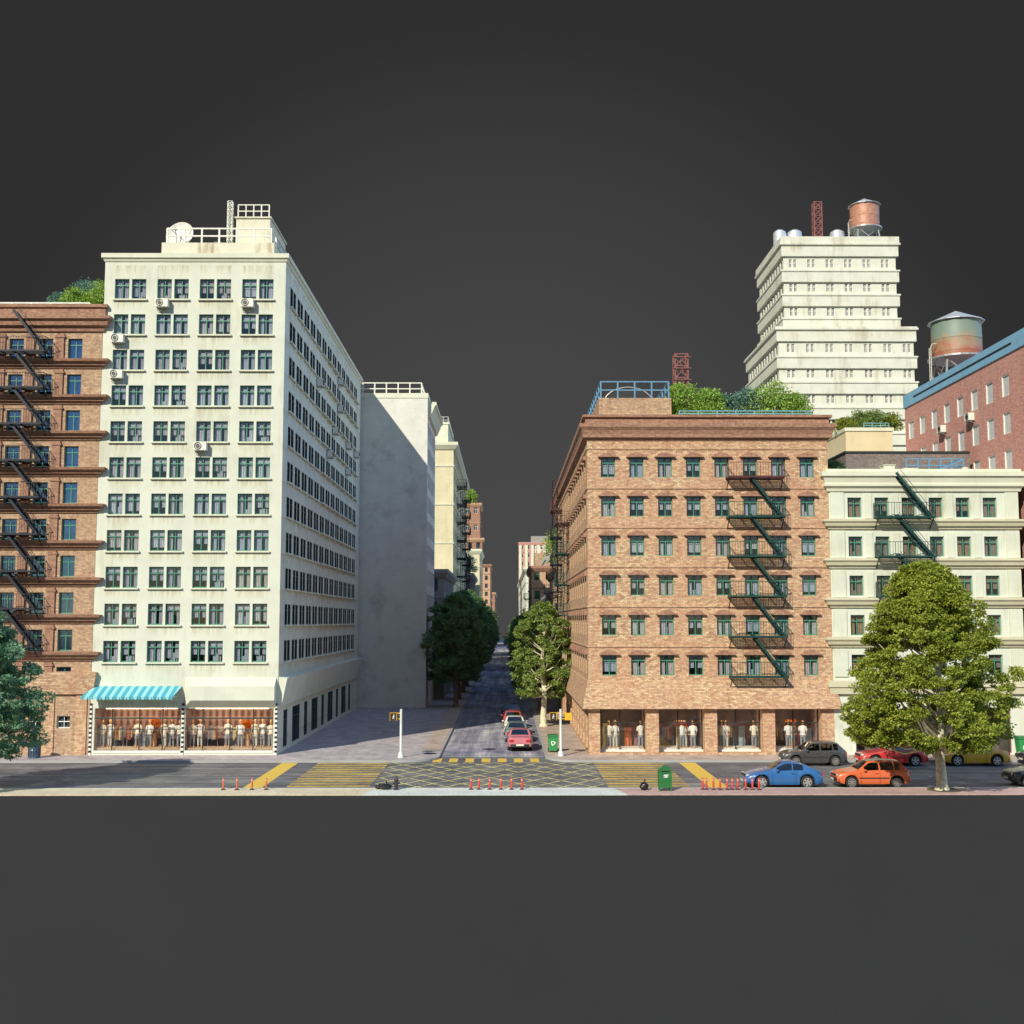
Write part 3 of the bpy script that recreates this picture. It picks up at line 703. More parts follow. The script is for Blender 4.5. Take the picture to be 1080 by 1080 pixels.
def displays(x0, x1, y, par):
    rd = random.Random(int(x0*100)); gq = y > 0 and x0 > 0; yb = y+(2.3 if gq else 1.35); z0 = .33 if gq else .43
    x = x0+.35
    while x < x1-.5:
        w = rd.uniform(.25, .7); h_ = rd.uniform(.7, 2.0); k = rd.choice(['tan', 'olive', 'plum', 'straw', 'slate', 'rust', 'tan', 'plum'])
        if rd.random() < .5:
            MB().box(x, x+w, yb, yb+.06, z0, z0+h_).build('display_panel', ['cloth_'+k], par)
        else:
            r = MB(); r.bar((x, yb, z0+1.25), (x+w+.2, yb, z0+1.25), .03); r.bar((x, yb, z0), (x, yb, z0+1.25), .03); r.bar((x+w+.2, yb, z0), (x+w+.2, yb, z0+1.25), .03); rk = r.build('clothes_rail', ['chrome'], par)
            for q in range(int((w+.1)/.09)):
                MB().box(x+.06+q*.09, x+.11+q*.09, yb-.2, yb+.2, z0+rd.uniform(.35, .6), z0+1.2).build('garment', ['cloth_'+rd.choice(['tan', 'straw', 'slate', 'rust', 'plum'])], rk)
            w += .2
        x += w+rd.uniform(.15, .5)
# ------------------------------------------------------------------ B: tall cream corner block
bx0, bx1, by1, bz = -26.83, -14.73, 116.4, 33.0
B = thing('apartment_building', ((bx0+bx1)/2, YB, 0), 'tall pale cream corner block with paired green windows and teal awning', 'building')
pitch = 2.409; rows = [30.03-pitch*i for i in range(11)]; PW, PH, PG = 0.965, 1.38, 1.13
fc = [(-26.14+PW+0.085+2.837*k-0.0, z, PW, PH) for z in rows for k in range(4)]
fc = [(-25.095+2.837*k, z, PW, PH) for z in rows for k in range(4)]
sc = [(77.75+1.05+2.80*k, z, PW, PH) for k in range(13) for z in rows]
shopB = [(-26.55, -20.95, 0.28, 2.98), (-20.70, -15.0, 0.28, 2.98)]
sideshop = []
y = 78.0
for k in range(9):
    w = 1.5 if k % 2 == 0 else 3.0; sideshop.append((y, y+w, 0.25, 2.7)); y += w+1.75
wb = MB()
wall(wb, 'S', YB, bx0, bx1, -0.02, bz, ops_of(fc, PG)+[], 0.16, 0.8) if False else None
mbw = MB()
wall(mbw, 'S', YB, bx0, bx1, 3.06, bz, ops_of(fc, PG), 0.17, 0.8)
wall(mbw, 'S', YB, bx0, bx1, -0.02, 3.06, shopB, 0.12, 2.4, 0, 2)
wall(mbw, 'E', bx1, YB, by1, 3.06, bz, ops_of(sc, PG), 0.05, 0.8)
wall(mbw, 'E', bx1, YB, by1, -0.02, 3.06, sideshop, 0.12, 0.8)
wall(mbw, 'W', bx0, YB, by1, 25, bz, [])
mbw.face([(bx1,by1,0),(bx0,by1,0),(bx0,by1,bz),(bx1,by1,bz)]); mbw.face([(bx0,YB,bz),(bx1,YB,bz),(bx1,by1,bz),(bx0,by1,bz)])
mbw.build('wall', ['cream_stained', 'room', 'shop_back'], B)
windows(B, 'S', YB, fc, fm='green_frame', pair=PG, sill=True)
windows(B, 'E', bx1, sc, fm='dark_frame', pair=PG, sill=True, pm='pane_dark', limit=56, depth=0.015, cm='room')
c = MB(); c.ring(bx0, bx1, YB, by1, [(-.01, bz-0.42), (0.06, bz-0.40), (0.14, bz-0.2), (0.22, bz-0.18), (0.22, bz+0.12), (-0.1, bz+0.12)]); c.build('cornice', ['cream_trim'], B)
# flared skirt over the right shop bay and down the side street
k = MB(); prof = [(0.0, 4.97), (0.62, 4.42), (0.62, 3.52), (-0.01, 3.0)]
k.loft([[(-20.78+o*0.9, YB-o, z), (bx1-0.12+0*o, YB-o, z)] for o, z in prof], 0, False, False)
k.mesh([(-20.78, YB, 4.97), (-20.78+.56, YB-.62, 4.42), (-20.78+.56, YB-.62, 3.52), (-20.78, YB, 3.0)], [(0, 1, 2, 3)])
k.mesh([(bx1-.12, YB, 4.97), (bx1-.12, YB-.62, 4.42), (bx1-.12, YB-.62, 3.52), (bx1-.12, YB, 3.0)], [(3, 2, 1, 0)])
k.build('skirt_canopy', ['cream_side'], B)
k = MB(); prof = [(0.0, 5.0), (0.58, 4.93), (0.22, 3.1), (-0.01, 3.0)]
k.loft([[(bx1+o, YB+0.05, z), (bx1+o, by1, z)] for o, z in prof], 0, False, False)
k.mesh([(bx1+o, YB+0.05, z) for o, z in prof], [(3, 2, 1, 0)])
k.build('skirt_canopy', ['cream_side'], B)
k = MB()
for xx in (-26.78, -20.83, -14.82):
    for j in range(22):
        z = 0.0+j*0.15; k.box(xx-0.07, xx+0.07, YB-0.07, YB-0.004, z, z+0.149, j % 2)
k.build('striped_post', ['white_paint', 'dark_gap'], B)
for x0_, x1_, _, _ in shopB:
    s_ = MB(); s_.box(x0_, x1_, YB+0.02, YB+0.10, 2.30, 2.38); s_.box(x0_, x1_, YB-0.05, YB+0.12, 0.14, 0.275, 1)
    for xx in (x0_+1.15, x0_+2.9, x0_+4.4): s_.box(xx-0.03, xx+0.03, YB+0.03, YB+0.09, 0.29, 2.29); s_.box(xx-0.03, xx+0.03, YB+0.03, YB+0.09, 2.39, 2.97)
    s_.box(x0_, x1_, YB+0.03, YB+0.08, 1.62, 1.66)
    f_ = s_.build('shop_window', ['dark_frame', 'shop_base'], B)
    MB().face([(x0_, YB+0.115, 0.28), (x1_, YB+0.115, 0.28), (x1_, YB+0.115, 2.98), (x0_, YB+0.115, 2.98)]).build('pane', ['pane_shop'], f_)
    cmb = MB(); n = 60; row = [(x0_+(x1_-x0_)*q/n, YB+1.75+0.05*math.sin(q*1.3)) for q in range(n+1)]
    cmb.loft([[(x, y, 0.9) for x, y in row], [(x, y, 2.96) for x, y in row]], 0, False, False); cmb.build('curtain', ['plaid'], f_)
    MB().box(x0_+.02, x1_-.02, YB+0.25, YB+1.5, 0.29, 0.42).build('display_plinth', ['shop_floor'], f_)
    MB().box(x0_+.5, x1_-.5, YB+0.7, YB+0.95, 2.90, 2.94).build('added_light_strip', ['added_glow'], f_); displays(x0_, x1_, YB, f_)  # unseen glowing strip, added to lift the display under the canopy
# awning: sloping striped cloth on arms
a_ = MB(); ax0, ax1 = -26.9, -20.95
zt, zl, ot = 4.40, 3.82, 1.35
a_.mesh([(ax0+0.35, YB-0.02, zt), (ax1, YB-0.02, zt), (ax1-0.2, YB-ot, zl), (ax0-0.1, YB-ot, zl), (ax0+.35, YB-0.02, zt-.04), (ax1, YB-.02, zt-.04), (ax1-.2, YB-ot+.02, zl-.04), (ax0-.1, YB-ot+.02, zl-.04)],
        [(3,2,1,0), (4,5,6,7), (0,4,7,3), (1,2,6,5)])
ao = a_.build('awning', ['awning'], B)
v_ = MB(); n = 26
for q in range(n):
    xa = ax0-0.1+(ax1-0.2-ax0+0.1)*q/n; xb = ax0-0.1+(ax1-0.2-ax0+0.1)*(q+1)/n
    v_.face([(xa, YB-ot-0.004, zl), (xb, YB-ot-0.004, zl), (xb-0.03, YB-ot-0.004, zl-0.17), ((xa+xb)/2, YB-ot-0.004, zl-0.22), (xa+0.03, YB-ot-0.004, zl-0.17)][::-1])
v_.build('valance', ['awning'], ao)
v_ = MB()
for xx in (ax0+0.3, ax1-0.3): v_.bar((xx, YB, zl-0.1), (xx-0.05, YB-ot+0.03, zl-0.02), 0.04)
v_.build('arm', ['white_paint'], ao)
# side street shop fronts
for a, b, _, _ in sideshop:
    s_ = MB()
    for yy in (a+.03, (a+b)/2, b-.03): s_.box(bx1-.10, bx1-.05, yy-.03, yy+.03, .25, 2.69)
    s_.box(bx1-.10, bx1-.06, a, b, 2.0, 2.05)
    f_ = s_.build('shop_window', ['dark_frame'], B)
    MB().face([(bx1-.08, a, .25), (bx1-.08, b, .25), (bx1-.08, b, 2.7), (bx1-.08, a, 2.7)]).build('pane', ['pane_dark'], f_)
# roof: plinth, rail, stair head, mast
r_ = MB(); r_.box(-23.4, -15.75, 77.0, 96, bz+0.1, 34.25); r_.build('roof_plinth', ['stained'], B)
r_ = rail((-23.1, 77.2, 34.25), (-16.0, 77.2, 34.25), 1.05, 1.25, 0.09, bars=2); rail((-16.0, 77.2, 34.25), (-16.0, 95.5, 34.25), 1.05, 1.5, 0.09, r_, bars=2); r_.build('roof_railing', ['white_rail'], B)
r_ = MB(); r_.box(-18.7, -16.35, 78.4, 84, 34.25, 36.45); r_.box(-18.8, -16.25, 78.3, 84.1, 36.45, 36.55); ph = r_.build('stair_head', ['stained'], B)
r_ = rail((-18.6, 78.5, 36.55), (-16.45, 78.5, 36.55), 0.9, 0.6, 0.06, bars=2); r_.build('railing', ['white_rail'], ph)
def lattice(root, x, y, z0, z1, w, mat, name='mast', t=0.05):
    m_ = MB(); h = w/2
    cs = [(x-h, y-h), (x+h, y-h), (x+h, y+h), (x-h, y+h)]
    for c_ in cs: m_.bar((*c_, z0), (*c_, z1), t)
    n = max(2, int((z1-z0)/(w*0.9)))
    for i in range(n):
        a, b = z0+(z1-z0)*i/n, z0+(z1-z0)*(i+1)/n
        for k_ in range(4):
            p, q = cs[k_], cs[(k_+1) % 4]; m_.bar((*p, b), (*q, b), t*.7); m_.bar((*p, a), (*q, b), t*.6); m_.bar((*q, a), (*p, b), t*.6)
    return m_
o = lattice(None, -19.1, 78.3, 34.26, 37.6, 0.32, 'galv', t=0.04)
solo('lattice_mast', o, ['white_rail'], (-19.1, 78.3, 34.26), 'thin pale lattice mast beside the stair head of the cream corner block', 'mast')
def dish(loc, r, label, d=(-0.15, -1, 0.25), mat='ac'):
    root = thing('satellite_dish', loc, label, 'satellite dish')
    D = Vector(d).normalized(); c = Vector(loc)+Vector((0, 0, r*1.0)); u = D.cross(Vector((0,0,1))).normalized(); v = u.cross(D)
    m_ = MB(); rings = []
    for i in range(9):
        rr = r*(i+0.05)/8; dp = 0.28*r*(rr/r)**2-0.28*r
        rings.append([c+D*dp+(u*math.cos(2*PI*k_/32)+v*math.sin(2*PI*k_/32))*rr for k_ in range(32)])
    back = [[p-D*0.03 for p in rg] for rg in rings[::-1]]
    m_.loft(rings+back, 0, True); m_.build('reflector', [mat], root, 40)
    m_ = MB()
    for k_ in range(3):
        a = 2*PI*k_/3+0.6; m_.bar(c+(u*math.cos(a)+v*math.sin(a))*r*0.9, c+D*r*0.7, 0.035)
    m_.lathe([(0.01, -.1), (0.09, -.09), (0.09, .09), (0.01, .1)], c+D*r*0.7, 10, 0, 'y'); m_.build('feed_arm', ['black_plastic'], root)
    m_ = MB(); m_.tube([loc, c-D*0.3*r], 0.05*r/0.8+0.02, 8); m_.bar(Vector(loc)+Vector((-.5*r,0,.03)), Vector(loc)+Vector((.5*r,0,.03)), 0.08); m_.bar(c-D*0.3*r-v*.5*r, c-D*0.3*r+v*.5*r, .05); m_.build('mount', ['galv'], root)
    return root
dish((-22.55, 78.2, 34.25), 0.98, 'large pale satellite dish with dark feed arms behind the white roof railing')
dish((-19.95, 78.6, 34.25), 0.35, 'small grey satellite dish behind the middle of the white roof railing', (0.7, -0.5, 0.5), 'zinc')
# air conditioners
for (cx_, r__, txt) in ((1, 0, 'under the second window of the top row, fan side showing'), (3, 0, 'under the rightmost window of the top row'), (0, 1, 'at the left edge under the second row of windows'),
                        (0, 2, 'at the left edge under the third row, below another one'), (2, 4, 'alone under the fifth row of windows')):
    ac_unit('cream air conditioner '+txt, 'S', -25.75+2.837*cx_+(0.05 if cx_ in (1, 3) else 0), rows[r__]-0.62, YB)
for n_, (k_, r__) in enumerate(((4, 1), (8, 0), (8, 1), (7, 2), (10, 2), (6, 3), (12, 2), (10, 3))):
    ac_unit('shaded air conditioner on the side street wall of the cream block, %s of eight' % ORD[n_], 'E', 78.0+2.8*k_+0.3, rows[r__]-0.75, bx1)

# ------------------------------------------------------------------ A: brown brick block at far left
ax0_, ax1_, az = -41.5, -26.85, 29.3
A = thing('brick_building', ((ax0_+ax1_)/2, YB, 0), 'dark tan brick block at far left with red moulded bands and fire escape', 'building')
arow = [25.95-2.41*i+0.0 for i in range(10)]      # window feet
acol = [-28.65-1.95*k for k in range(6)]
ac_ = [(u, z, 0.95, 1.38) for z in arow for u in acol]
gl = [(-30.4, 1.7, 0.85, 0.8), (-28.55, 1.7, 0.85, 0.8)]
mb = MB(); wall(mb, 'S', YB, ax0_, ax1_, 3.9, az, ops_of(ac_), 0.2, 0.8); wall(mb, 'S', YB, ax0_, ax1_, -0.02, 3.9, ops_of(gl), 0.2, 0.8)
wall(mb, 'E', ax1_, YB, 95, 0, az, []) if False else None
mb.face([(ax0_,YB,az),(ax1_,YB,az),(ax1_,100,az),(ax0_,100,az)]); mb.face([(ax0_,100,0),(ax0_,YB,0),(ax0_,YB,az),(ax0_,100,az)]); mb.face([(ax1_,100,0),(ax0_,100,0),(ax0_,100,az),(ax1_,100,az)])
mb.build('wall', ['brick_tan2', 'room'], A)
windows(A, 'S', YB, ac_, fm='green_frame', pm='pane_blue', cm='curtain', depth=0.2)
windows(A, 'S', YB, gl, fm='white_frame', pm='pane_dark', style='H', depth=0.15)
for i, z in enumerate([r+2.05 for r in arow]):
    if i == 0: continue
    c = MB(); zb = arow[i-1]-0.12
    c.ring(ax0_, ax1_, YB, 100, [(-.01, zb-0.55), (0.10, zb-0.52), (0.14, zb-0.38), (0.30, zb-0.34), (0.34, zb-0.2), (0.55, zb-0.12), (0.60, zb+0.04), (-0.01, zb+0.10)])
    c.build('band_course', ['brick_red'], A)
c = MB(); c.ring(ax0_, ax1_, YB, 100, [(-.01, 27.75), (0.14, 27.8), (0.2, 28.05), (0.42, 28.15), (0.46, 28.4), (0.66, 28.55), (0.66, 28.75), (0.2, 28.85), (0.2, 29.35), (0.34, 29.4), (0.34, 29.6), (-.2, 29.6)]); c.build('cornice', ['brick_red'], A)
c = MB(); c.ring(ax0_, ax1_, YB, 100, [(-.01, 3.85), (0.22, 3.9), (0.30, 4.4), (0.42, 5.2), (0.42, 5.3), (-.01, 5.35)]); c.build('band_course', ['brick_tan'], A)
pl = MB()
for i in range(10):
    for k in range(6):
        u = acol[k]-0.975; zb = arow[i]-0.02; 
        pl = MB(); pl.box(u-0.26, u+0.26, YB-0.12, YB-0.003, zb, zb+1.72); pl.box(u-0.33, u+0.33, YB-0.17, YB-0.004, zb+1.45, zb+1.58); pl.build('pilaster', ['brick_red'], A)
for x in (-26.95-0.45, -29.5, -31.5): MB().box(x-0.35, x+0.35, YB-0.08, YB-0.003, 0, 3.84).build('pilaster', ['brick_tan'], A)
fire_escape('blue black fire escape on the brown brick block at far left', 'S', YB-0.2, -36.0, -30.2, [26.25-2.41*i for i in range(9)], 1.0, ['iron_dark'], -32.4, -30.3, True)
r_ = rail((-41, 76.6, 29.6), (-28.0, 76.6, 29.6), 0.32, 1.35, 0.09, bars=1); r_.build('roof_railing', ['white_rail'], A)

# ------------------------------------------------------------------ G: tan brick corner block
gx0, gx1, gy1, gz = 5.40, 21.33, 121.0, 22.1
G = thing('brick_building', ((gx0+gx1)/2, YB, 0), 'six floor tan brick corner block with arched window hoods above lit shops', 'building')
grow = [18.05-2.595*i for i in range(6)]
gcol = [6.78+1.878*k for k in range(8)]
gc = [(u, z, 0.94, 1.37) for z in grow for u in gcol]
gsc = [(78.0+2.3*k, z, 0.94, 1.37) for k in range(18) for z in grow]
shopG = [(6.14, 9.13, 0.12, 2.92), (9.95, 12.92, 0.12, 2.92), (13.73, 16.69, 0.12, 2.92), (17.49, 20.52, 0.12, 2.92)]
sideG = [(77.0+3.0*k, 79.2+3.0*k, 0.12, 2.9) for k in range(14)]
mb = MB(); wall(mb, 'S', YB, gx0, gx1, 2.98, gz, ops_of(gc), 0.2, 0.8); wall(mb, 'S', YB, gx0, gx1, -0.02, 2.98, shopG, 0.85, 3.4, 0, 2)
wall(mb, 'W', gx0, YB, gy1, 2.98, gz, ops_of(gsc), 0.2, 0.8); wall(mb, 'W', gx0, YB, gy1, -0.02, 2.98, sideG, 0.7, 0.9, 0, 1)
wall(mb, 'E', gx1, YB, gy1, 15, gz, [])
mb.face([(gx1,gy1,0),(gx0,gy1,0),(gx0,gy1,gz),(gx1,gy1,gz)]); mb.face([(gx0,YB,gz),(gx1,YB,gz),(gx1,gy1,gz),(gx0,gy1,gz)])
mb.build('wall', ['brick_tan', 'room', 'shop_back'], G)
windows(G, 'S', YB, gc, fm='green_frame', depth=0.16)
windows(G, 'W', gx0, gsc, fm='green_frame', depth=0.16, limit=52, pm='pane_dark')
def arch(mb_, P, w, z, h, o):
    n = 10; pts = [(-w/2+w*i/n, h*math.sin(PI*i/n)**0.75) for i in range(n+1)]
    fr = [P(a, o, z+b) for a, b in pts]; bk = [P(a, -0.003, z+b) for a, b in pts]
    mb_.mesh(fr, [tuple(range(n, -1, -1))]); mb_.loft([fr, bk], 0, False, False); mb_.face([fr[0], fr[-1], bk[-1], bk[0]])
for f_, cells in (('S', gc), ('W', gsc[:54])):
    for u, z, w, h in cells:
        a = MB(); P = (lambda a_, d, c_: (u+a_, YB-d, c_)) if f_ == 'S' else (lambda a_, d, c_: (gx0-d, u+a_, c_))
        arch(a, P, 1.22, z+h+0.02, 0.27, 0.16); q0, q1 = P(-0.68, 0.24, z+h-0.04), P(0.68, 0.004, z+h+0.019)
        a.box(min(q0[0], q1[0]), max(q0[0], q1[0]), min(q0[1], q1[1]), max(q0[1], q1[1]), q0[2], q1[2])
        a.build('window_hood', ['brick_red'], G)
for i in range(7):
    z = 19.92-2.595*i if i else 19.95
    if i < 6 or False:
        c = MB(); c.ring(gx0, gx1, YB, gy1, [(-.01, z-0.06), (0.055, z-0.05), (0.07, z+0.03), (-.01, z+0.06)]); c.build('band_course', ['brick_tan'], G)
c = MB(); c.ring(gx0, gx1, YB, gy1, [(-.01, 20.45), (0.06, 20.5), (0.10, 20.62), (0.28, 20.68), (0.28, 20.9), (0.36, 21.15), (0.5, 21.35), (0.5, 21.6), (0.12, 21.66), (0.12, 22.0), (0.30, 22.04), (0.30, 22.2), (-.3, 22.2)])
c.build('cornice', ['brick_red'], G)
c = MB(); c.ring(gx0, gx1, YB, gy1, [(-.01, 4.75), (0.06, 4.7), (0.42, 3.0), (0.42, 2.95), (-.01, 2.95)]); c.build('skirt_canopy', ['brick_tan'], G)
for x0_, x1_, _, _ in shopG:
    s_ = MB(); yw = YB+0.87
    s_.box(x0_, x1_, yw-.12, yw+.06, 0.12, 0.24, 1); xm = x0_+1.35
    for xx in (x0_+.04, xm, x1_-.04): s_.box(xx-.04, xx+.04, yw-.04, yw+.03, 0.25, 2.9)
    s_.box(x0_+.09, xm-.05, yw-.03, yw+.02, 1.95, 2.0); s_.box(xm+.05, x1_-.09, yw-.03, yw+.02, 1.95, 2.0)
    f_ = s_.build('shop_window', ['dark_frame', 'shop_base'], G)
    MB().face([(x0_, yw, .25), (x1_, yw, .25), (x1_, yw, 2.9), (x0_, yw, 2.9)]).build('pane', ['pane_shop'], f_)
    MB().box(x0_+.02, x1_-.02, yw+.15, yw+1.6, 0.13, 0.32).build('display_plinth', ['shop_base'], f_)
    MB().box(x0_+.4, x1_-.4, yw+0.25, yw+0.45, 2.84, 2.88).build('added_light_strip', ['added_glow'], f_); displays(x0_, x1_, YB, f_)  # unseen glowing strip, added to lift the recessed display
for a, b, _, _ in sideG:
    s_ = MB()
    for yy in (a+.04, (a+b)/2, b-.04): s_.box(gx0+.6, gx0+.67, yy-.04, yy+.04, .12, 2.89)
    f_ = s_.build('shop_window', ['dark_frame'], G)
    MB().face([(gx0+.65, a, .12), (gx0+.65, b, .12), (gx0+.65, b, 2.9), (gx0+.65, a, 2.9)]).build('pane', ['pane_dark'], f_)
# roof of G
r_ = MB(); r_.box(6.3, 11.2, 77.2, 112, 22.1, 23.6); r_.build('roof_block', ['brick_tan2'], G)
r_ = rail((6.45, 77.4, 23.6), (11.05, 77.4, 23.6), 1.15, 1.2, 0.08, bars=2); rail((6.45, 77.4, 23.6), (6.45, 111, 23.6), 1.15, 1.5, 0.08, r_, bars=2); rail((11.05, 77.4, 23.6), (11.05, 111, 23.6), 1.15, 1.5, 0.08, r_, bars=2); r_.build('roof_railing', ['blue_rail'], G)
r_ = rail((11.6, 76.35, 22.2), (20.4, 76.35, 22.2), 0.36, 1.3, 0.07, bars=2); r_.build('roof_railing', ['teal_rail'], G)
# arched skylight behind the blue railing
s_ = MB(); n = 16; Rr = 1.75
for y_ in (80.0,):
    fr = [(8.6-Rr*math.cos(PI*i/n), y_, 23.6+Rr*0.72*math.sin(PI*i/n)) for i in range(n+1)]; bk = [(a, b+9, c_) for a, b, c_ in fr]
    s_.mesh(fr, [tuple(range(n, -1, -1))]); s_.loft([fr, bk], 0, False, False)
sk = s_.build('skylight', ['black_plastic'], G, 40)
s_ = MB()
for yy in (79.97, 83, 86, 89): s_.tube([(8.6-(Rr+.03)*math.cos(PI*i/n), yy, 23.6+(Rr*0.72+.03)*math.sin(PI*i/n)) for i in range(n+1)], 0.05, 6)
s_.build('rim', ['galv'], sk, 40)
o = lattice(None, 13.05, 85, 22.1, 28.35, 0.95, 'mast_red', t=0.10)
for i in range(7):
    z = 23+0.85*i; o.bar((12.35, 84.4, z), (13.75, 84.4, z+0.001), 0.05)
solo('lattice_mast', o, ['mast_red'], (13.05, 85, 22.1), 'red lattice mast rising behind the roof garden of the brick corner block', 'mast')
fire_escape('green fire escape with red brown top landing on the brick corner front', 'S', YB, 14.55, 18.2, [17.98-2.595*i for i in range(6)], 1.05, ['iron_red', 'iron_green'], 15.95, 18.05, False)
# the first landing of G has no ladder above; stairs hang between landings
G2 = fire_escape('green fire escape on the side street wall of the brick corner block', 'W', gx0, 97.5, 101.5, [16.9-2.595*i for i in range(5)], 1.1, ['iron_red', 'iron_green'], 98, 101, False)
fire_escape('dark fire escape further down the side street wall of the brick block', 'W', gx0, 110, 114, [19.2-2.595*i for i in range(6)], 1.0, ['iron_red', 'iron_dark'], 110.5, 113.5, True)

# ------------------------------------------------------------------ H: low cream block on the right
hx0, hx1, hz = 21.335, 33.86, 18.3
H = thing('apartment_building', ((hx0+hx1)/2, YB, 0), 'low cream plaster block with moulded bands behind the big tree', 'building')
hrow = [15.40-2.575*i for i in range(5)]; hcol = [23.03+1.79*k for k in range(6)]
hc = [(u, z, 0.92, 1.32) for z in hrow for u in hcol]
shopH = [(22.7, 25.4, 0.1, 3.0), (25.9, 29.2, 0.1, 3.0), (29.7, 32.8, 0.1, 3.0)]
mb = MB(); wall(mb, 'S', YB, hx0, hx1, 3.9, hz, ops_of(hc), 0.24, 0.8); wall(mb, 'S', YB, hx0, hx1, -.02, 3.9, shopH, 0.3, 2.0, 0, 2)
mb.face([(hx0,YB,hz),(hx1,YB,hz),(hx1,112,hz),(hx0,112,hz)]); mb.face([(hx1,112,0),(hx0,112,0),(hx0,112,hz),(hx1,112,hz)])
mb.build('wall', ['cream', 'room', 'shop_back'], H)
windows(H, 'S', YB, hc, fm='green_frame', depth=0.2, cm='curtain_warm')
for z0_ in [14.62-2.575*i for i in range(4)]:
    c = MB(); c.ring(hx0, hx1, YB, 112, [(-.01, z0_-.02), (0.12, z0_), (0.16, z0_+.12), (0.32, z0_+.2), (0.38, z0_+.38), (0.5, z0_+.5), (0.5, z0_+.62), (-.01, z0_+.68)]); c.build('band_course', ['ochre_trim'], H)
c = MB(); c.ring(hx0, hx1, YB, 112, [(-.01, 17.08), (0.14, 17.12), (0.18, 17.3), (0.36, 17.45), (0.36, 17.62), (0.30, 17.66), (0.42, 18.05), (0.55, 18.1), (0.55, 18.4), (0.2, 18.42), (0.2, 18.6), (-.2, 18.6)]); c.build('cornice', ['cream_trim'], H)
c = MB(); c.ring(hx0, hx1, YB, 112, [(-.01, 3.85), (0.25, 3.9), (0.32, 4.3), (0.42, 4.35), (0.42, 4.7), (-.01, 4.75)]); c.build('band_course', ['ochre_trim'], H)
pl = MB()
for i in range(5):
    zb = hrow[i]-0.08; zt_ = hrow[i]+1.66
    for x in (hx0+0.55, hx1-0.45): MB().box(x-0.45, x+0.42, YB-0.1, YB-.003, zb-.02, zt_).build('pilaster', ['cream_side'], H)
    for k in range(5):
        u = (hcol[k]+hcol[k+1])/2; MB().box(u-0.22, u+0.22, YB-0.07, YB-.003, zb, zt_-.1).build('pilaster', ['cream_side'], H)
for x0_, x1_, _, _ in shopH:
    s_ = MB()
    for xx in (x0_+.05, (x0_+x1_)/2, x1_-.05): s_.box(xx-.05, xx+.05, YB+.12, YB+.2, .1, 2.98)
    s_.box(x0_+.1, x1_-.1, YB+.13, YB+.19, 2.2, 2.28) if False else None
    f_ = s_.build('shop_window', ['iron_red'], H); MB().face([(x0_, YB+.17, .1), (x1_, YB+.17, .1), (x1_, YB+.17, 3.0), (x0_, YB+.17, 3.0)]).build('pane', ['pane'], f_)
fire_escape('dark green fire escape with roof ladder on the low cream block', 'S', YB-0.05, 24.25, 27.95, [15.35-2.575*i for i in range(4)], 1.0, ['iron_green'], 25.55, 27.8, True)
r_ = MB(); r_.box(24.9, 34.0, 84, 91, hz, 20.85); r_.box(24.8, 34.0, 83.9, 91.1, 20.85, 20.98, 1); r_.build('roof_block', ['brick_grey', 'dark_frame'], H)
r_ = MB(); r_.box(25.5, 26.25, 77.4, 78.2, 18.4, 19.05); r_.box(25.45, 26.3, 77.35, 78.25, 19.05, 19.1); r_.build('roof_vent', ['cream_trim'], H)
r_ = MB(); r_.box(26.9, 27.9, 77.6, 79.5, 18.75, 18.9); r_.box(27.0, 27.8, 77.7, 79.4, 18.4, 18.75, 1); r_.build('roof_hatch', ['cream_trim', 'grey_stone'], H)
r_ = rail((27.4, 78.5, 18.3), (31.3, 78.5, 18.3), 1.35, 0.8, 0.07, bars=3); r_.bar((28.9, 78.5, 18.6), (31.3, 78.5, 19.6), 0.09); rail((31.3, 78.5, 18.3), (31.3, 84, 18.3), 1.35, 1.2, 0.07, r_, bars=3); r_.build('roof_railing', ['blue_rail'], H)
dish((31.1, 77.8, 18.35), 0.34, 'small pale satellite dish on the roof of the low cream block', (-0.8, -0.6, 0.3))

# ------------------------------------------------------------------ I: pink brick block with blue parapet
ix0, iy1, iz, iyn = 34.6, 99.0, 26.97, 75.1
I_ = thing('brick_building', (40, 75.1, 0), 'pink brick block with bright blue parapet at far right', 'building')
iws = [(78.9+2.674*k, 24.83-0.75-2.62*j, 1.2, 1.5) for j in range(9) for k in range(8)]
mb = MB(); wall(mb, 'W', ix0, iyn, iy1, 0, iz, ops_of(iws[:32]), 0.08, 0.7)
ifr = [(36.1+2.4*k, 24.5-0.72-2.57*j, 0.95, 1.4) for j in range(8) for k in range(5)]
wall(mb, 'S', iyn, ix0, 50, 0, iz, ops_of(ifr), 0.22, 0.7)
mb.face([(ix0,iyn,iz),(50,iyn,iz),(50,iy1,iz),(ix0,iy1,iz)]); mb.face([(50,iy1,0),(ix0,iy1,0),(ix0,iy1,iz),(50,iy1,iz)]); mb.face([(50,iyn,0),(50,iy1,0),(50,iy1,iz),(50,iyn,iz)])
mb.build('wall', ['brick_pink', 'room'], I_)
windows(I_, 'W', ix0, iws[:32], fm='white_frame', pm='pane_clear', cm='blind', depth=0.03, style='N', sill=False)
windows(I_, 'S', iyn, ifr, fm='white_frame', cm='blind', depth=0.18, style='H')
c = MB(); c.ring(ix0, 50, iyn, iy1, [(-.01, iz-.05), (0.10, iz-.05), (0.10, iz+1.08), (-.3, iz+1.08), (-.3, iz)]); c.build('parapet', ['blue_band'], I_)
c = MB(); c.box(ix0-.13, ix0-.102, 77.5, 96.5, iz+.45, iz+.58); c.build('parapet_slot', ['dark_gap'], I_)
ac_unit('white air conditioner on the pink brick wall, further from the corner', 'W', 90.1, 23.35, ix0)
ac_unit('white air conditioner on the pink brick wall, nearer and higher', 'W', 84.6, 23.35, ix0)
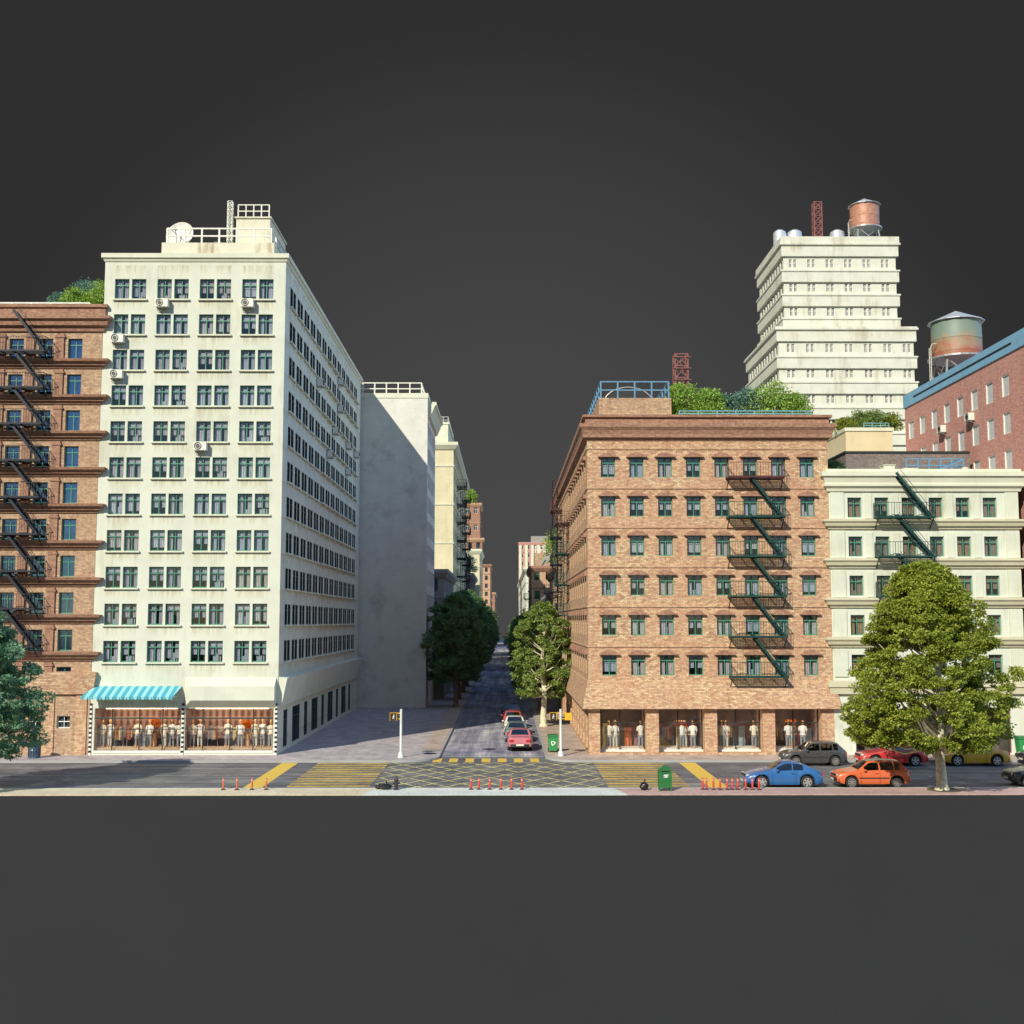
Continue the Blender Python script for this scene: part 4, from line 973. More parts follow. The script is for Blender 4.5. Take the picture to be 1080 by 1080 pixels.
def water_tower(loc, label, r, leg, h, tank, roofm='zinc', cone=0.9):
    x, y, z = loc; t = thing('water_tower', loc, label, 'water tower')
    for sx_, sy_ in ((-1,-1), (1,-1), (1,1), (-1,1)):
        MB().bar((x+sx_*r*.85, y+sy_*r*.85, z), (x+sx_*r*.68, y+sy_*r*.68, z+leg), 0.14).build('leg', ['galv'], t)
    b = MB()
    for k_ in range(4):
        c0 = [(-1,-1), (1,-1), (1,1), (-1,1)][k_]; c1 = [(-1,-1), (1,-1), (1,1), (-1,1)][(k_+1) % 4]
        A_ = (x+c0[0]*r*.85, y+c0[1]*r*.85, z+.1); B_ = (x+c1[0]*r*.68, y+c1[1]*r*.68, z+leg-.1); C_ = (x+c1[0]*r*.85, y+c1[1]*r*.85, z+.1); D_ = (x+c0[0]*r*.68, y+c0[1]*r*.68, z+leg-.1)
        b.bar(A_, B_, 0.07); b.bar(C_, D_, 0.07); b.bar(((A_[0]+D_[0])/2, (A_[1]+D_[1])/2, z+leg/2), ((B_[0]+C_[0])/2, (B_[1]+C_[1])/2, z+leg/2), 0.07)
    b.build('bracing', ['galv'], t)
    b = MB(); b.lathe([(r*1.18, leg), (r*1.18, leg+.14), (0.1, leg+.14)], loc, 24); b.build('deck', ['galv'], t)
    b = MB(); b.lathe([(r, leg+.15), (r, leg+.5), (r*1.012, leg+.52), (r, leg+.56), (r, leg+h*.5), (r*1.012, leg+h*.5+.02), (r, leg+h*.5+.05), (r, leg+h)], loc, 40)
    tk = b.build('tank', [tank], t, 40)
    b = MB(); b.lathe([(r*1.13, leg+h-.04), (r*1.13, leg+h), (0.03, leg+h+cone)], loc, 14); b.build('roof', [roofm], t)
    b = MB()
    for dx in (-.18, .18): b.bar((x-r*1.25+dx*0, y-r*.35+dx, z), (x-r*1.25, y-r*.35+dx, z+leg+.9), 0.045)
    for k_ in range(9): b.bar((x-r*1.25, y-r*.35-.18, z+.3+k_*(leg+.4)/9), (x-r*1.25, y-r*.35+.18, z+.3+k_*(leg+.4)/9), 0.03)
    b.tube([(x-r*1.25, y-r*.35-.18, z+leg+.9), (x-r*1.2, y-r*.35-.18, z+leg+1.15), (x-r*1.02, y-r*.35-.18, z+leg+1.2)], 0.03, 6)
    b.build('ladder', ['white_rail'], t)
    return t
water_tower((37.2, 93.7, iz+.1), 'rusty round water tower with pale cone roof above the blue parapet', 1.98, 2.9, 3.15, 'rust_tank', 'zinc', 1.0)

# ------------------------------------------------------------------ J: beige block behind H
J = thing('apartment_building', (35, 100, 0), 'plain beige block with a roof garden behind the low cream block', 'building')
shell(J, 29.7, 33.8, 100, 125, 25.3, ['beige', 'room'])
c = MB(); c.ring(29.7, 33.8, 100, 125, [(-.01, 25.1), (0.1, 25.12), (0.1, 25.42), (-.3, 25.42)]); c.build('cornice', ['cream_trim'], J)
r_ = rail((31.4, 100.3, 25.42), (33.6, 100.3, 25.42), 0.45, 0.7, 0.06, bars=2); r_.build('roof_railing', ['teal_rail'], J)

# ------------------------------------------------------------------ K: stepped cream tower
K = thing('tower', (45, 150, 0), 'tall stepped cream tower with tanks on its roof', 'tower')
tiers = [((37.0, 52.0, 150.5, 165), 47.0, 59.2), ((35.9, 53.7, 149.6, 168.5), 20.0, 47.0)]
kops1 = [(38.62-.75+1.0+2.46*i, 55.45-3.28*j, 0.42, 1.15) for j in range(3) for i in range(6)]
kcell1 = [(38.25+2.46*i, 55.45-3.28*j, 0.40, 1.15) for j in range(3) for i in range(6)]
kcell2 = [(37.5+2.55*i, 43.75-3.38*j, 0.40, 1.15) for j in range(4) for i in range(7)]
kside1 = [(151.6+1.5*i, 55.45-3.28*j, 0.85, 1.1) for j in range(3) for i in range(9)]
kside2 = [(150.9+1.6*i, 43.75-3.38*j, 0.85, 1.1) for j in range(3) for i in range(11)]
mb = MB()
for (t_, z0_, z1_), fcell, scell in ((tiers[0], kcell1, kside1), (tiers[1], kcell2, kside2)):
    x0_, x1_, y0_, y1_ = t_
    wall(mb, 'S', y0_, x0_, x1_, z0_, z1_, ops_of(fcell, 0.62), 0.14, 0.6); wall(mb, 'W', x0_, y0_, y1_, z0_, z1_, ops_of(scell), 0.07, 0.6); wall(mb, 'E', x1_, y0_, y1_, z0_, z1_, [])
    mb.face([(x0_,y0_,z1_),(x1_,y0_,z1_),(x1_,y1_,z1_),(x0_,y1_,z1_)]); mb.face([(x1_,y1_,z0_),(x0_,y1_,z0_),(x0_,y1_,z1_),(x1_,y1_,z1_)])
mb.box(35.9, 53.7, 149.6, 168.5, 0, 19.99)
mb.build('wall', ['tower', 'room'], K)
windows(K, 'S', 150.5, kcell1, fm='white_frame', pair=0.62, style='H', depth=0.09, cm='blind_pink'); windows(K, 'S', 149.6, kcell2[:21], fm='white_frame', pair=0.62, style='H', depth=0.09, cm='blind_pink')
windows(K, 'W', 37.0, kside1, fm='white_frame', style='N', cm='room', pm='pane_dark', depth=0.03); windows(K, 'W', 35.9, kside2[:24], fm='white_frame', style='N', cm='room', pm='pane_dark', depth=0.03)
for t_, zs_ in ((tiers[0][0], [53.45, 50.17, 46.95]), (tiers[1][0], [41.6, 38.22, 34.84, 31.46])):
    for z in zs_:
        c = MB(); c.ring(*t_, [(-.01, z-.05), (0.3, z), (0.3, z+1.38), (0.42, z+1.4), (0.42, z+1.62), (-.01, z+1.66)]); c.build('band_course', ['tower'], K)
for t_, z in ((tiers[0][0], 57.0), (tiers[1][0], 45.25)):
    c = MB(); c.ring(*t_, [(-.01, z-.1), (0.3, z-.05), (0.3, z+1.35), (0.55, z+1.45), (0.55, z+1.72), (0.42, z+1.75), (0.42, z+2.6 if z > 50 else z+1.9), (-.4, z+2.6 if z > 50 else z+1.9)]); c.build('cornice', ['tower'], K)
for (x_, r_0, nth) in ((37.95, 0.9, 'leftmost'), (40.0, 1.0, 'middle one beside the leftmost'), (45.9, 1.0, 'beside the copper water tower')):
    b = MB(); b.lathe([(r_0, 0), (r_0, 2.6), (r_0*.93, 2.9), (0.5*r_0, 3.2), (0.05, 3.3)], (x_, 156, 59.25), 24); solo('roof_tank', b, ['zinc'], (x_, 156, 59.25), 'round zinc tank on the stepped tower roof, '+nth, 'tank', 'zinc tanks on the tower roof', 40)
water_tower((49.3, 154.5, 59.25), 'copper coloured water tower on the roof of the stepped tower', 1.95, 2.7, 3.4, 'copper_tank', 'zinc', 1.1)
o = lattice(None, 42.9, 155, 59.25, 66.0, 1.05, 'mast_red', t=0.12); solo('lattice_mast', o, ['mast_red'], (42.9, 155, 59.25), 'red lattice mast on the roof of the stepped tower', 'mast')

# ------------------------------------------------------------------ C and the left side of the side street
C = thing('apartment_building', (-11, 117, 0), 'tall pale block with a blank shaded wall beyond the plaza', 'building')
cs = [(118.6+2.0*k, 27.2-2.5*j, 1.3, 1.6) for j in range(10) for k in range(6)]
shell(C, -16, -7.95, 117, 130, 31.7, ['white_brick', 'room'], E=ops_of(cs))
windows(C, 'E', -7.95, cs, fm='white_frame', pm='pane_blue', depth=0.15)
r_ = rail((-15.8, 117.2, 31.7), (-8.6, 117.2, 31.7), 1.2, 1.3, 0.10, bars=2); rail((-8.6, 117.2, 31.7), (-8.6, 129, 31.7), 1.2, 1.3, 0.10, r_, bars=2); r_.build('roof_railing', ['white_rail'], C)
c = MB(); c.ring(-16, -7.95, 117, 130, [(-.01, 31.3), (.06, 31.3), (.06, 31.8), (-.2, 31.8)]); c.build('cornice', ['cream_trim'], C)
c = MB(); c.loft([[(-7.95+o_, 117.6, z), (-7.95+o_, 130, z)] for o_, z in ((0, 29.4), (0.25, 29.5), (0.7, 30.6), (0.85, 30.7), (0.85, 31.0), (0, 31.05))], 0, False, False); c.mesh([(-7.95+o_, 117.6, z) for o_, z in ((0, 29.4), (0.25, 29.5), (0.7, 30.6), (0.85, 30.7), (0.85, 31.0), (0, 31.05))], [(5,4,3,2,1,0)]); c.build('cornice', ['cream_trim'], C)
def street_block(label, x0, x1, y0, y1, z1, mat, face, trim='cream_trim', fm='dark_frame', frow=True, pitch=2.6, cpitch=2.3, corn=0.5, name='apartment_building', bot=3.2, pm='pane_dark', fcols=None, z1w=None):
    root = thing(name, ((x0+x1)/2, y0, 0), label, 'building')
    rows_ = []; z = (z1w or z1)-2.4
    while z > bot: rows_.append(z); z -= pitch
    n = int((y1-y0-1)/cpitch); cells = [(y0+1.0+cpitch*k, z, 0.95, 1.4) for z in rows_ for k in range(n)][:140]
    m_ = max(1, int((x1-x0-.6)/1.9)) if fcols is None else fcols
    fcells = [(x0+(x1-x0)*(k+.5)/m_, z, 0.95, 1.4) for z in rows_ for k in range(m_)] if frow else []
    shell(root, x0, x1, y0, y1, z1, [mat, 'room'], S=ops_of(fcells), **{face: ops_of(cells)})
    xs = x1 if face == 'E' else x0
    windows(root, face, xs, cells, fm=fm, pm=pm, depth=0.15, limit=60)
    if fcells: windows(root, 'S', y0, fcells[:40], fm=fm, pm=pm, depth=0.15)
    c = MB(); c.ring(x0, x1, y0, y1, [(-.01, z1-.9), (corn*.3, z1-.85), (corn, z1-.3), (corn, z1+.1), (-.3, z1+.1)]); c.build('cornice', [trim], root)
    for z in rows_[1::2]:
        c = MB(); c.ring(x0, x1, y0, y1, [(-.01, z+1.8), (.1, z+1.82), (.12, z+2.0), (-.01, z+2.02)]); c.build('band_course', [trim], root)
    return root
street_block('low grey stone house between two tall pale blocks on the left', -14, -6.9, 130.2, 154.7, 14.3, 'grey_stone', 'E', 'grey_stone')
D_ = street_block('tall yellowish cream block with dark fire escapes on the left of the side street', -16, -7.0, 155, 205, 32.5, 'yellow_cream', 'E', 'cream_trim', frow=False, corn=0.6)
r_ = MB(); r_.box(-10.0, -7.9, 158, 176, 32.6, 35.6); r_.box(-10.1, -7.75, 157.9, 176.1, 35.6, 35.9); q_ = r_.build('stair_head', ['cream_trim'], D_)
r_ = rail((-9.3, 159, 35.9), (-7.95, 159, 35.9), 0.9, 0.7, 0.08, bars=2); rail((-7.95, 159, 35.9), (-7.95, 175, 35.9), 0.9, 1.5, 0.08, r_, bars=2); r_.build('railing', ['galv'], q_)
for n_, (y_, nn) in enumerate(((166, 'nearer'), (186, 'further'))):
    fire_escape('black fire escape on the yellowish cream block, the %s one' % nn, 'E', -7.0, y_, y_+5, [28.0-2.6*i for i in range(9)], 1.3, ['iron_dark'], y_+.5, y_+4.5, False)
street_block('dark slate coloured house beyond the fire escapes on the left', -13, -6.1, 206, 236, 17.0, 'brick_grey', 'E', 'grey_stone')
street_block('pale cream house with blank gable, far down the left of the side street', -10.5, -5.3, 238, 262, 23.2, 'yellow_cream', 'E', frow=False, pitch=3)
E1 = street_block('slim red brick tower topped by greenery, far down the left side', -10.4, -6.3, 285, 300, 37.5, 'brick_red', 'E', 'brick_tan', pitch=4.2, fm='white_frame', fcols=2)
street_block('red brick base block below the slim brick tower', -9.5, -5.6, 280, 284.8, 28.5, 'brick_red', 'E', 'brick_tan', pitch=3.4, fcols=2)
street_block('narrow orange brick house near the end of the left row', -10, -5.0, 380, 430, 27.0, 'brick_tan', 'E', 'brick_red')
street_block('distant brown brick house closing the left row', -10, -4.3, 470, 550, 20.0, 'brick_red', 'E', 'brick_tan')
# right side of the side street beyond G
N1 = street_block('low brick house with roof terrace and sloping ribbed canopy beyond the corner block', 5.7, 16, 121.5, 150, 14.5, 'brick_tan2', 'W', 'brick_red', frow=False)
r_ = MB()
for i in range(14):
    y_ = 124+0.9*i; r_.bar((4.3, y_, 15.2), (6.6, y_, 17.6), 0.5, 0.06, up=(0,1,0))
r_.bar((4.3, 124, 15.15), (4.3, 136.5, 15.15), 0.1); r_.bar((6.6, 124, 17.6), (6.6, 136.5, 17.6), 0.1)
for y_ in (124, 130, 136.3): r_.bar((6.6, y_, 14.5), (6.6, y_, 17.6), 0.12); r_.bar((5.75, y_, 14.5), (5.75, y_, 16.6), 0.1)
r_.build('ribbed_canopy', ['galv'], N1)
fire_escape('grey fire escape on the low terrace house', 'W', 5.7, 138, 142, [12.0, 9.4, 6.8], 1.0, ['iron_dark'], 138.5, 141.5, False)
N2 = street_block('orange brick house with green windows in the gap on the right', 4.6, 8.6, 205, 232, 18.2, 'brick_tan', 'W', 'brick_red', fm='green_frame', fcols=2, pitch=3.3)
r_ = MB(); r_.box(5.2, 8.0, 206, 214, 18.2, 20.6); r_.build('roof_block', ['brick_tan2'], N2)
r_ = rail((5.3, 206, 20.6), (7.9, 206, 20.6), 1.2, 0.8, 0.12, bars=2); r_.build('roof_railing', ['white_rail'], N2)
fire_escape('black balcony escape on the orange brick house', 'W', 4.6, 208, 213, [12.6, 9.3], 1.2, ['iron_dark'], 208.5, 212, False)
street_block('pale cream house behind the orange brick one on the right', 4.2, 9, 240, 365, 19.6, 'cream', 'W', frow=False)
N4 = street_block('distant pink tower with pale window stripes', 4.9, 16.5, 420, 435, 37.0, 'brick_pink', 'W', 'brick_pink', fm='white_frame', pitch=3.0, fcols=5, corn=.2)
for k in range(6): MB().box(4.95+2.2*k, 5.9+2.2*k, 419.6, 419.99, 4, 36).build('pilaster', ['cream_trim'], N4)
r_ = MB(); r_.box(9.4, 15.5, 424, 432, 37.1, 39.6); r_.build('roof_block', ['grey_stone'], N4)
street_block('mid grey filler house behind the terrace house', 5.9, 12, 151, 200, 12.0, 'grey_stone', 'W', 'grey_stone')

# ------------------------------------------------------------------ trees and shrubs
def leaves_mesh(name, centres, radii, per, size, mat, rng, droop=0.25, flat=0.5):
    """leaf-sized folded faces scattered through clumps"""
    n = len(centres)*per
    C_ = np.repeat(np.array(centres), per, axis=0); Rr = np.repeat(np.array(radii), per)
    d = rng.normal(size=(n, 3)); d /= np.linalg.norm(d, axis=1)[:, None]
    rr = Rr*rng.uniform(0.15, 1.0, n)**0.5
    P_ = C_+d*rr[:, None]*np.array([1.0, 1.0, flat])
    out = d+rng.normal(scale=0.5, size=(n, 3))+np.array([0, 0, -droop]); out /= np.linalg.norm(out, axis=1)[:, None]
    nn = rng.normal(scale=0.55, size=(n, 3))+np.array([0, 0, 0.9]); s = np.cross(out, nn); s /= np.linalg.norm(s, axis=1)[:, None]+1e-9
    L = size*rng.uniform(0.6, 1.25, n)[:, None]; W = L*0.30
    v = np.stack([P_, P_+out*L*0.5+s*W, P_+out*L, P_+out*L*0.5-s*W], axis=1).reshape(-1, 3)
    me = bpy.data.meshes.new(name); me.vertices.add(n*4); me.vertices.foreach_set('co', v.ravel())
    me.loops.add(n*4); me.loops.foreach_set('vertex_index', np.arange(n*4)); me.polygons.add(n)
    me.polygons.foreach_set('loop_start', np.arange(n)*4); me.polygons.foreach_set('loop_total', np.full(n, 4)); me.update(); me.validate()
    me.materials.append(M[mat]); return me
def crown_clumps(rng, n, z0, z1, rfun, rc, rmin=0.25):
    cs, rs = [], []
    for i in range(n):
        t = rng.uniform(0.0, 1.0); a = rng.uniform(0, 2*PI); R0 = rfun(t, a); u = rng.uniform(rmin, 1.0)**0.5
        c = rc*rng.uniform(0.6, 1.3)
        cs.append((R0*u*math.cos(a), R0*u*math.sin(a), z0+(z1-z0)*t)); rs.append(c)
    return cs, rs
def make_tree(name, loc, label, z0, z1, rfun, nclump, per, size, rc, leafm, barkm, tr, seed, group=None, limbs=45, lean=0.0):
    rng = np.random.default_rng(seed); root = thing(name, loc, label, 'tree', group)
    cs, rs = crown_clumps(rng, nclump, z0, z1, rfun, rc)
    cs = [(a-lean, b, c) for a, b, c in cs]
    put('crown', leaves_mesh('crown', cs, rs, per, size, leafm, rng), root)
    m_ = MB(); top = z1*0.93; n = 10
    sp = [(0.12*math.sin(i*1.1+seed)*min(1, i/3), 0.12*math.cos(i*1.7+seed)*min(1, i/3), top*i/n-0.05) for i in range(n+1)]
    rd = [tr*(1.55 if i == 0 else 1)*(1-0.9*(i/n)**1.1) for i in range(n+1)]
    sp.insert(1, (sp[0][0], sp[0][1], 0.22)); rd.insert(1, tr*1.08)
    m_.tube(sp, rd, 12)
    for i in range(min(limbs, len(cs))):
        c = Vector(cs[i]); zz = max(z0*0.98, c.z-1.0*(c.xy.length*0.75)-0.3); zz = min(zz, top*0.92); k_ = zz/top*n
        b = Vector((sp[min(int(k_)+1, n)][0], sp[min(int(k_)+1, n)][1], zz)); r_0 = tr*(1-0.9*(zz/top))*0.55
        mid = b.lerp(c, 0.5)+Vector((0, 0, -0.12*(c-b).length+rng.uniform(-.1, .1)))
        m_.tube([b, mid, c], [r_0, r_0*0.6, 0.012], 6, 0, False)
    put('trunk', m_.data('trunk', [barkm], (0,0,0), 60), root)
    return root
def f_big(t, a):
    base = np.interp(t, [0, .06, .22, .38, .6, .8, .93, 1.0], [2.9, 3.9, 4.2, 3.8, 3.05, 2.15, 1.35, 0.5])
    return base*(1+0.11*math.sin(3*a+5*t)+0.08*math.sin(5*a-12*t+1))
big = make_tree('street_tree', (22.35, 60.25, 0.01), 'big olive green tree with a pale trunk at the near kerb', 2.25, 11.5, f_big, 760, 230, 0.145, 0.42, 'leaf_big', 'bark_pale', 0.27, 3, limbs=90, lean=0.55)
g = MB(); g.lathe([(0.85, -.02), (0.85, 0.006), (0.1, 0.008)], (22.45, 60.25, 0), 24); solo('tree_pit', g, ['soil'], (22.45, 60.25, 0), 'ring of bare soil around the foot of the big olive green tree', 'tree pit')
def f_left(t, a):
    base = np.interp(t, [0, .1, .35, .6, .8, 1.0], [2.4, 3.2, 3.7, 3.1, 2.2, 0.5]); return base*(1+0.12*math.sin(3*a+4*t)+0.08*math.sin(7*a))
lt = make_tree('street_tree', (-27.6, 60.2, 0.01), 'blue green tree cut off by the left edge', 1.6, 9.6, f_left, 420, 170, 0.18, 0.44, 'leaf_blue', 'bark_pale', 0.24, 12, limbs=60)
def f_st(t, a):
    base = np.interp(t, [0, .1, .35, .65, .85, 1.0], [1.7, 2.3, 2.65, 2.3, 1.5, 0.4]); return base*(1+0.17*math.sin(3*a+5*t)+0.13*math.sin(5*a-11*t))
GT = 'trees lining the side street'
tr_r = make_tree('street_tree', (3.12, 96.2, 0.01), 'sunlit green tree on the right pavement of the side street, the nearest one', 2.5, 10.0, f_st, 210, 160, 0.18, 0.38, 'leaf_street', 'bark_pale', 0.26, 5, GT, 50)
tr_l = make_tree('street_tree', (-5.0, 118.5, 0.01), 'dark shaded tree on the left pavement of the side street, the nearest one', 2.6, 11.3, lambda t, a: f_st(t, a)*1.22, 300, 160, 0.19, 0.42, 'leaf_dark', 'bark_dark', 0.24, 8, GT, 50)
for i, y_ in enumerate((113, 128, 143, 160, 180, 205, 235, 275, 330)):
    c = copy_tree(tr_r if i % 2 else tr_l); c.location = (3.3, y_, 0.01); c.rotation_euler.z = i*1.3+0.5; s_ = 0.98; c.scale = (s_*.9, s_*.9, s_*(0.86 if i % 2 == 0 else 1))
    c['label'] = 'green tree on the right pavement of the side street, %s from the crossing' % ORD[i+1]
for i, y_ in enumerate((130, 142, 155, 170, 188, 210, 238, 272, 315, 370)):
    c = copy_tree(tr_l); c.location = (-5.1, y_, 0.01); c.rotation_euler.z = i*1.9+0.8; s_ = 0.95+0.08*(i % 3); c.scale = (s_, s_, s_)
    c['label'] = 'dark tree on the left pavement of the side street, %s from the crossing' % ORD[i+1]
def bush(loc, r, h, mat, label, seed, cat='shrub', group='roof garden shrubs', n=26, per=150, size=0.16):
    rng = np.random.default_rng(seed); root = thing('shrub', loc, label, cat, group)
    h *= 1.35
    cs, rs = crown_clumps(rng, n, h*0.10, h*0.86, lambda t, a: r*(np.interp(t, [0, .3, .7, 1], [.9, 1, .75, .25])), max(r, h)*0.30, 0.0)
    put('foliage', leaves_mesh('foliage', cs, rs, per, size, mat, rng), root)
    m_ = MB()
    for i in range(8):
        c = Vector(cs[i]); m_.tube([(0.1*math.cos(i), 0.1*math.sin(i), -.02), (c.x*.5, c.y*.5, c.z*.6), c], [0.05, 0.03, 0.008], 5, 0, False)
    put('stem', m_.data('stem', ['bark_dark']), root)
for i, (x, y, r, h, m_, d_) in enumerate(((12.2, 78.6, 1.25, 2.1, 'leaf_bright', 'bright green shrub, leftmost in the planter on the brick corner block'), (13.9, 78.3, 1.05, 1.75, 'leaf_bright', 'bright green shrub beside the leftmost one on the brick corner block'),
        (15.4, 79.2, 1.15, 1.6, 'leaf_teal', 'grey green shrub in the middle of the planter on the brick corner block'), (16.9, 79.0, 1.0, 2.0, 'leaf_teal', 'teal green shrub right of the middle on the brick corner block'),
        (18.3, 78.2, 1.35, 2.15, 'leaf_bright', 'large bright shrub towards the right end of the planter on the brick corner block'), (19.8, 78.4, 1.1, 1.6, 'leaf_bright', 'low bright shrub at the right end of the planter on the brick corner block'))):
    bush((x, y, 22.15), r, h, m_, d_, 30+i, n=34)
for i, (x, y, r, h, m_, d_) in enumerate(((-31.3, 80.0, 0.9, 1.6, 'leaf_teal', 'small round teal shrub on the far left roof'), (-29.9, 79.6, 1.2, 1.7, 'leaf_bright', 'green shrub in the middle of the far left roof garden'),
        (-28.3, 80.6, 1.4, 2.6, 'leaf_bright', 'tall green shrub against the cream block wall on the far left roof'), (-30.0, 81.6, 1.0, 2.5, 'leaf_teal', 'feathery grey green shrub behind the others on the far left roof'))):
    bush((x, y, 29.6), r, h, m_, d_, 50+i, n=30)
for i, (x, r, h, m_) in enumerate(((30.3, 1.0, 1.0, 'leaf_big'), (31.6, 1.1, 1.5, 'leaf_street'), (32.9, 1.0, 1.6, 'leaf_street'), (34.2, 0.9, 1.4, 'leaf_big'))):
    bush((x, 102, 25.3), r, h, m_, 'olive shrub on the roof of the plain beige block, %s from the left' % ORD[i], 60+i)
bush((22.5, 79, 18.35), 0.85, 0.9, 'leaf_dark', 'dark green shrub on the left end of the low cream block roof', 70)
bush((-8.7, 286, 37.6), 1.4, 2.6, 'leaf_bright', 'round bright shrub on top of the slim red brick tower', 71, size=0.3)
bush((-6.8, 209, 17.0), 1.1, 2.6, 'leaf_teal', 'teal shrub on the slate coloured house roof', 72, size=0.25)
bush((-6.6, 150, 14.0), 0.01, 0.02, 'leaf_teal', '', 73) if False else None
bush((6.3, 124, 14.5), 1.0, 3.2, 'leaf_street', 'tall green shrub on the terrace of the low brick house', 74, size=0.22, n=34)
bush((6.4, 140, 14.5), 1.2, 3.6, 'leaf_bright', 'climbing green shrub at the back of the terrace of the low brick house', 75, size=0.25, n=34)

# ------------------------------------------------------------------ vehicles
def car(loc, rz, label, spec, paint, rim='alloy', group='cars parked and driving on the roads', name='parked_car'):
    root = thing(name, loc, label, 'car', group, rz or 1e-5)
    Lc, Wc = spec['L'], spec['W']; top, bel = spec['top'], spec['belt']; ws, rs = spec['ws'], spec['rs']; wx, wr = spec['wx'], spec['wr']
    xs = sorted(set([round(v, 3) for v in list(np.linspace(0, Lc, 96))+[p[0] for p in top]+[ws[0], ws[1], rs[0], rs[1]]+[v for w in spec['side'] for v in w]]))
    def hw(x):
        d = min(x, Lc-x); return Wc/2*(1-0.13*max(0, 1-d/0.55)**2)
    def sect(x):
        zt = np.interp(x, *zip(*top)); zb_ = np.interp(x, *zip(*bel)); sill = spec['sill']+ (0.12*max(0, 1-min(x, Lc-x)/0.35))
        for w in wx:
            d = abs(x-w); ra = wr+0.075
            if d < ra: sill = max(sill, wr+math.sqrt(ra*ra-d*d)-0.0)
        h = hw(x); zt = max(zt, zb_+0.005); gh = zt-zb_; ht = h*0.965-0.42*gh if gh > .12 else h*0.965-0.10*min(gh/.12, 1)-.42*max(0, gh-.12)
        cr = 0.03
        zs_ = sill+(zb_-sill)
        pts = [(h*.95, sill), (h*1.0, sill+0.25*(zb_-sill)), (h*1.0, sill+.6*(zb_-sill)), (h*.985, sill+.86*(zb_-sill)), (h*.955, zb_),
               (h*.955+(ht-h*.955)*.10, zb_+gh*.10), (h*.955+(ht-h*.955)*.86, zb_+gh*.86), (ht-0.01, zb_+gh*.97), (ht*.80, zt+cr*.5), (ht*.4, zt+cr*.9), (0, zt+cr)]
        return pts
    S_ = [sect(x) for x in xs]; n = len(S_[0])
    body, glass = MB(), MB()
    mx_ = Lc/2
    def V(i, k, s): y_, z_ = S_[i][k]; return (xs[i]-mx_, s*y_, z_)
    for i in range(len(xs)-1):
        xm = (xs[i]+xs[i+1])/2
        for k in range(n-1):
            isg = False
            if k == 5 and any(a < xm < b for a, b in spec['side']): isg = True
            if k in (8, 9) and (ws[0]+.03 < xm < ws[1]-.03 or rs[0]+.03 < xm < rs[1]-.03): isg = True
            for s in (1, -1):
                q = [V(i, k, s), V(i+1, k, s), V(i+1, k+1, s), V(i, k+1, s)]
                (glass if isg else body).face(q if s < 0 else q[::-1])
    for i in (0, len(xs)-1):
        loop = [V(i, k, 1) for k in range(n)]+[V(i, k, -1) for k in range(n-2, -1, -1)]
        body.face(loop if i == 0 else loop[::-1])
    # weld so that shading is smooth
    def weld(mb):
        d, nv, mp = {}, [], []
        for v in mb.v:
            k = tuple(round(c, 4) for c in v)
            if k not in d: d[k] = len(nv); nv.append(v)
            mp.append(d[k])
        fs, ms_ = [], []
        for f, m_ in zip(mb.f, mb.m):
            g_ = []
            for q in f:
                if mp[q] not in g_: g_.append(mp[q])
            if len(g_) > 2: fs.append(tuple(g_)); ms_.append(m_)
        mb.v, mb.f, mb.m = nv, fs, ms_; return mb
    def part(nm, mb, mats, smooth=None, par=None):
        o = bpy.data.objects.new(nm, mb.data(nm, mats, (0,0,0), smooth)); col.objects.link(o); o.parent = par or root; return o
    b_ = part('body', weld(body), ['car_'+paint], 38)
    part('glass', weld(glass), ['car_glass'], 38)
    u = MB(); u.box(-mx_+.12, mx_-.12, -Wc/2*.80, Wc/2*.80, spec['sill']+.02, .50); part('chassis', u, ['black_plastic'])
    for w in wx:
        for s in (1, -1):
            c = (w-mx_, s*(Wc/2-0.11), wr)
            t_ = MB(); t_.lathe([(wr*.62, -.09), (wr*.9, -.10), (wr, -.07), (wr, .07), (wr*.9, .10), (wr*.62, .09)], c, 28, 0, 'y')
            wo_ = part('wheel', t_, ['rubber'], 40)
            r_ = MB(); yy = s*0.092
            r_.lathe([(wr*.70, -s*.02), (wr*.70, s*.01), (wr*.62, s*.012), (wr*.60, -s*.015)], (c[0], c[1]+yy, c[2]), 28, 0, 'y')
            r_.lathe([(wr*.61, -s*.03), (wr*.61, -s*.026)], (c[0], c[1]+yy, c[2]), 20, 1, 'y')
            for q in range(spec['spokes']):
                a = 2*PI*q/spec['spokes']+.3; r_.bar((c[0]+.03*math.cos(a), c[1]+yy+s*.002, c[2]+.03*math.sin(a)), (c[0]+wr*.63*math.cos(a), c[1]+yy+s*.002, c[2]+wr*.63*math.sin(a)), 0.02, spec['spw'], up=(0,1,0)) if False else r_.bar((c[0]+.03*math.cos(a), c[1]+yy+s*.002, c[2]+.03*math.sin(a)), (c[0]+wr*.63*math.cos(a), c[1]+yy+s*.002, c[2]+wr*.63*math.sin(a)), spec['spw'], 0.02, up=(0,1,0))
            r_.lathe([(wr*.2, -s*.01), (wr*.18, s*.022), (.01, s*.024)], (c[0], c[1]+yy, c[2]), 14, 0, 'y')
            part('rim', r_, [rim, 'black_plastic'], 40, wo_)
    zh = spec['zl']
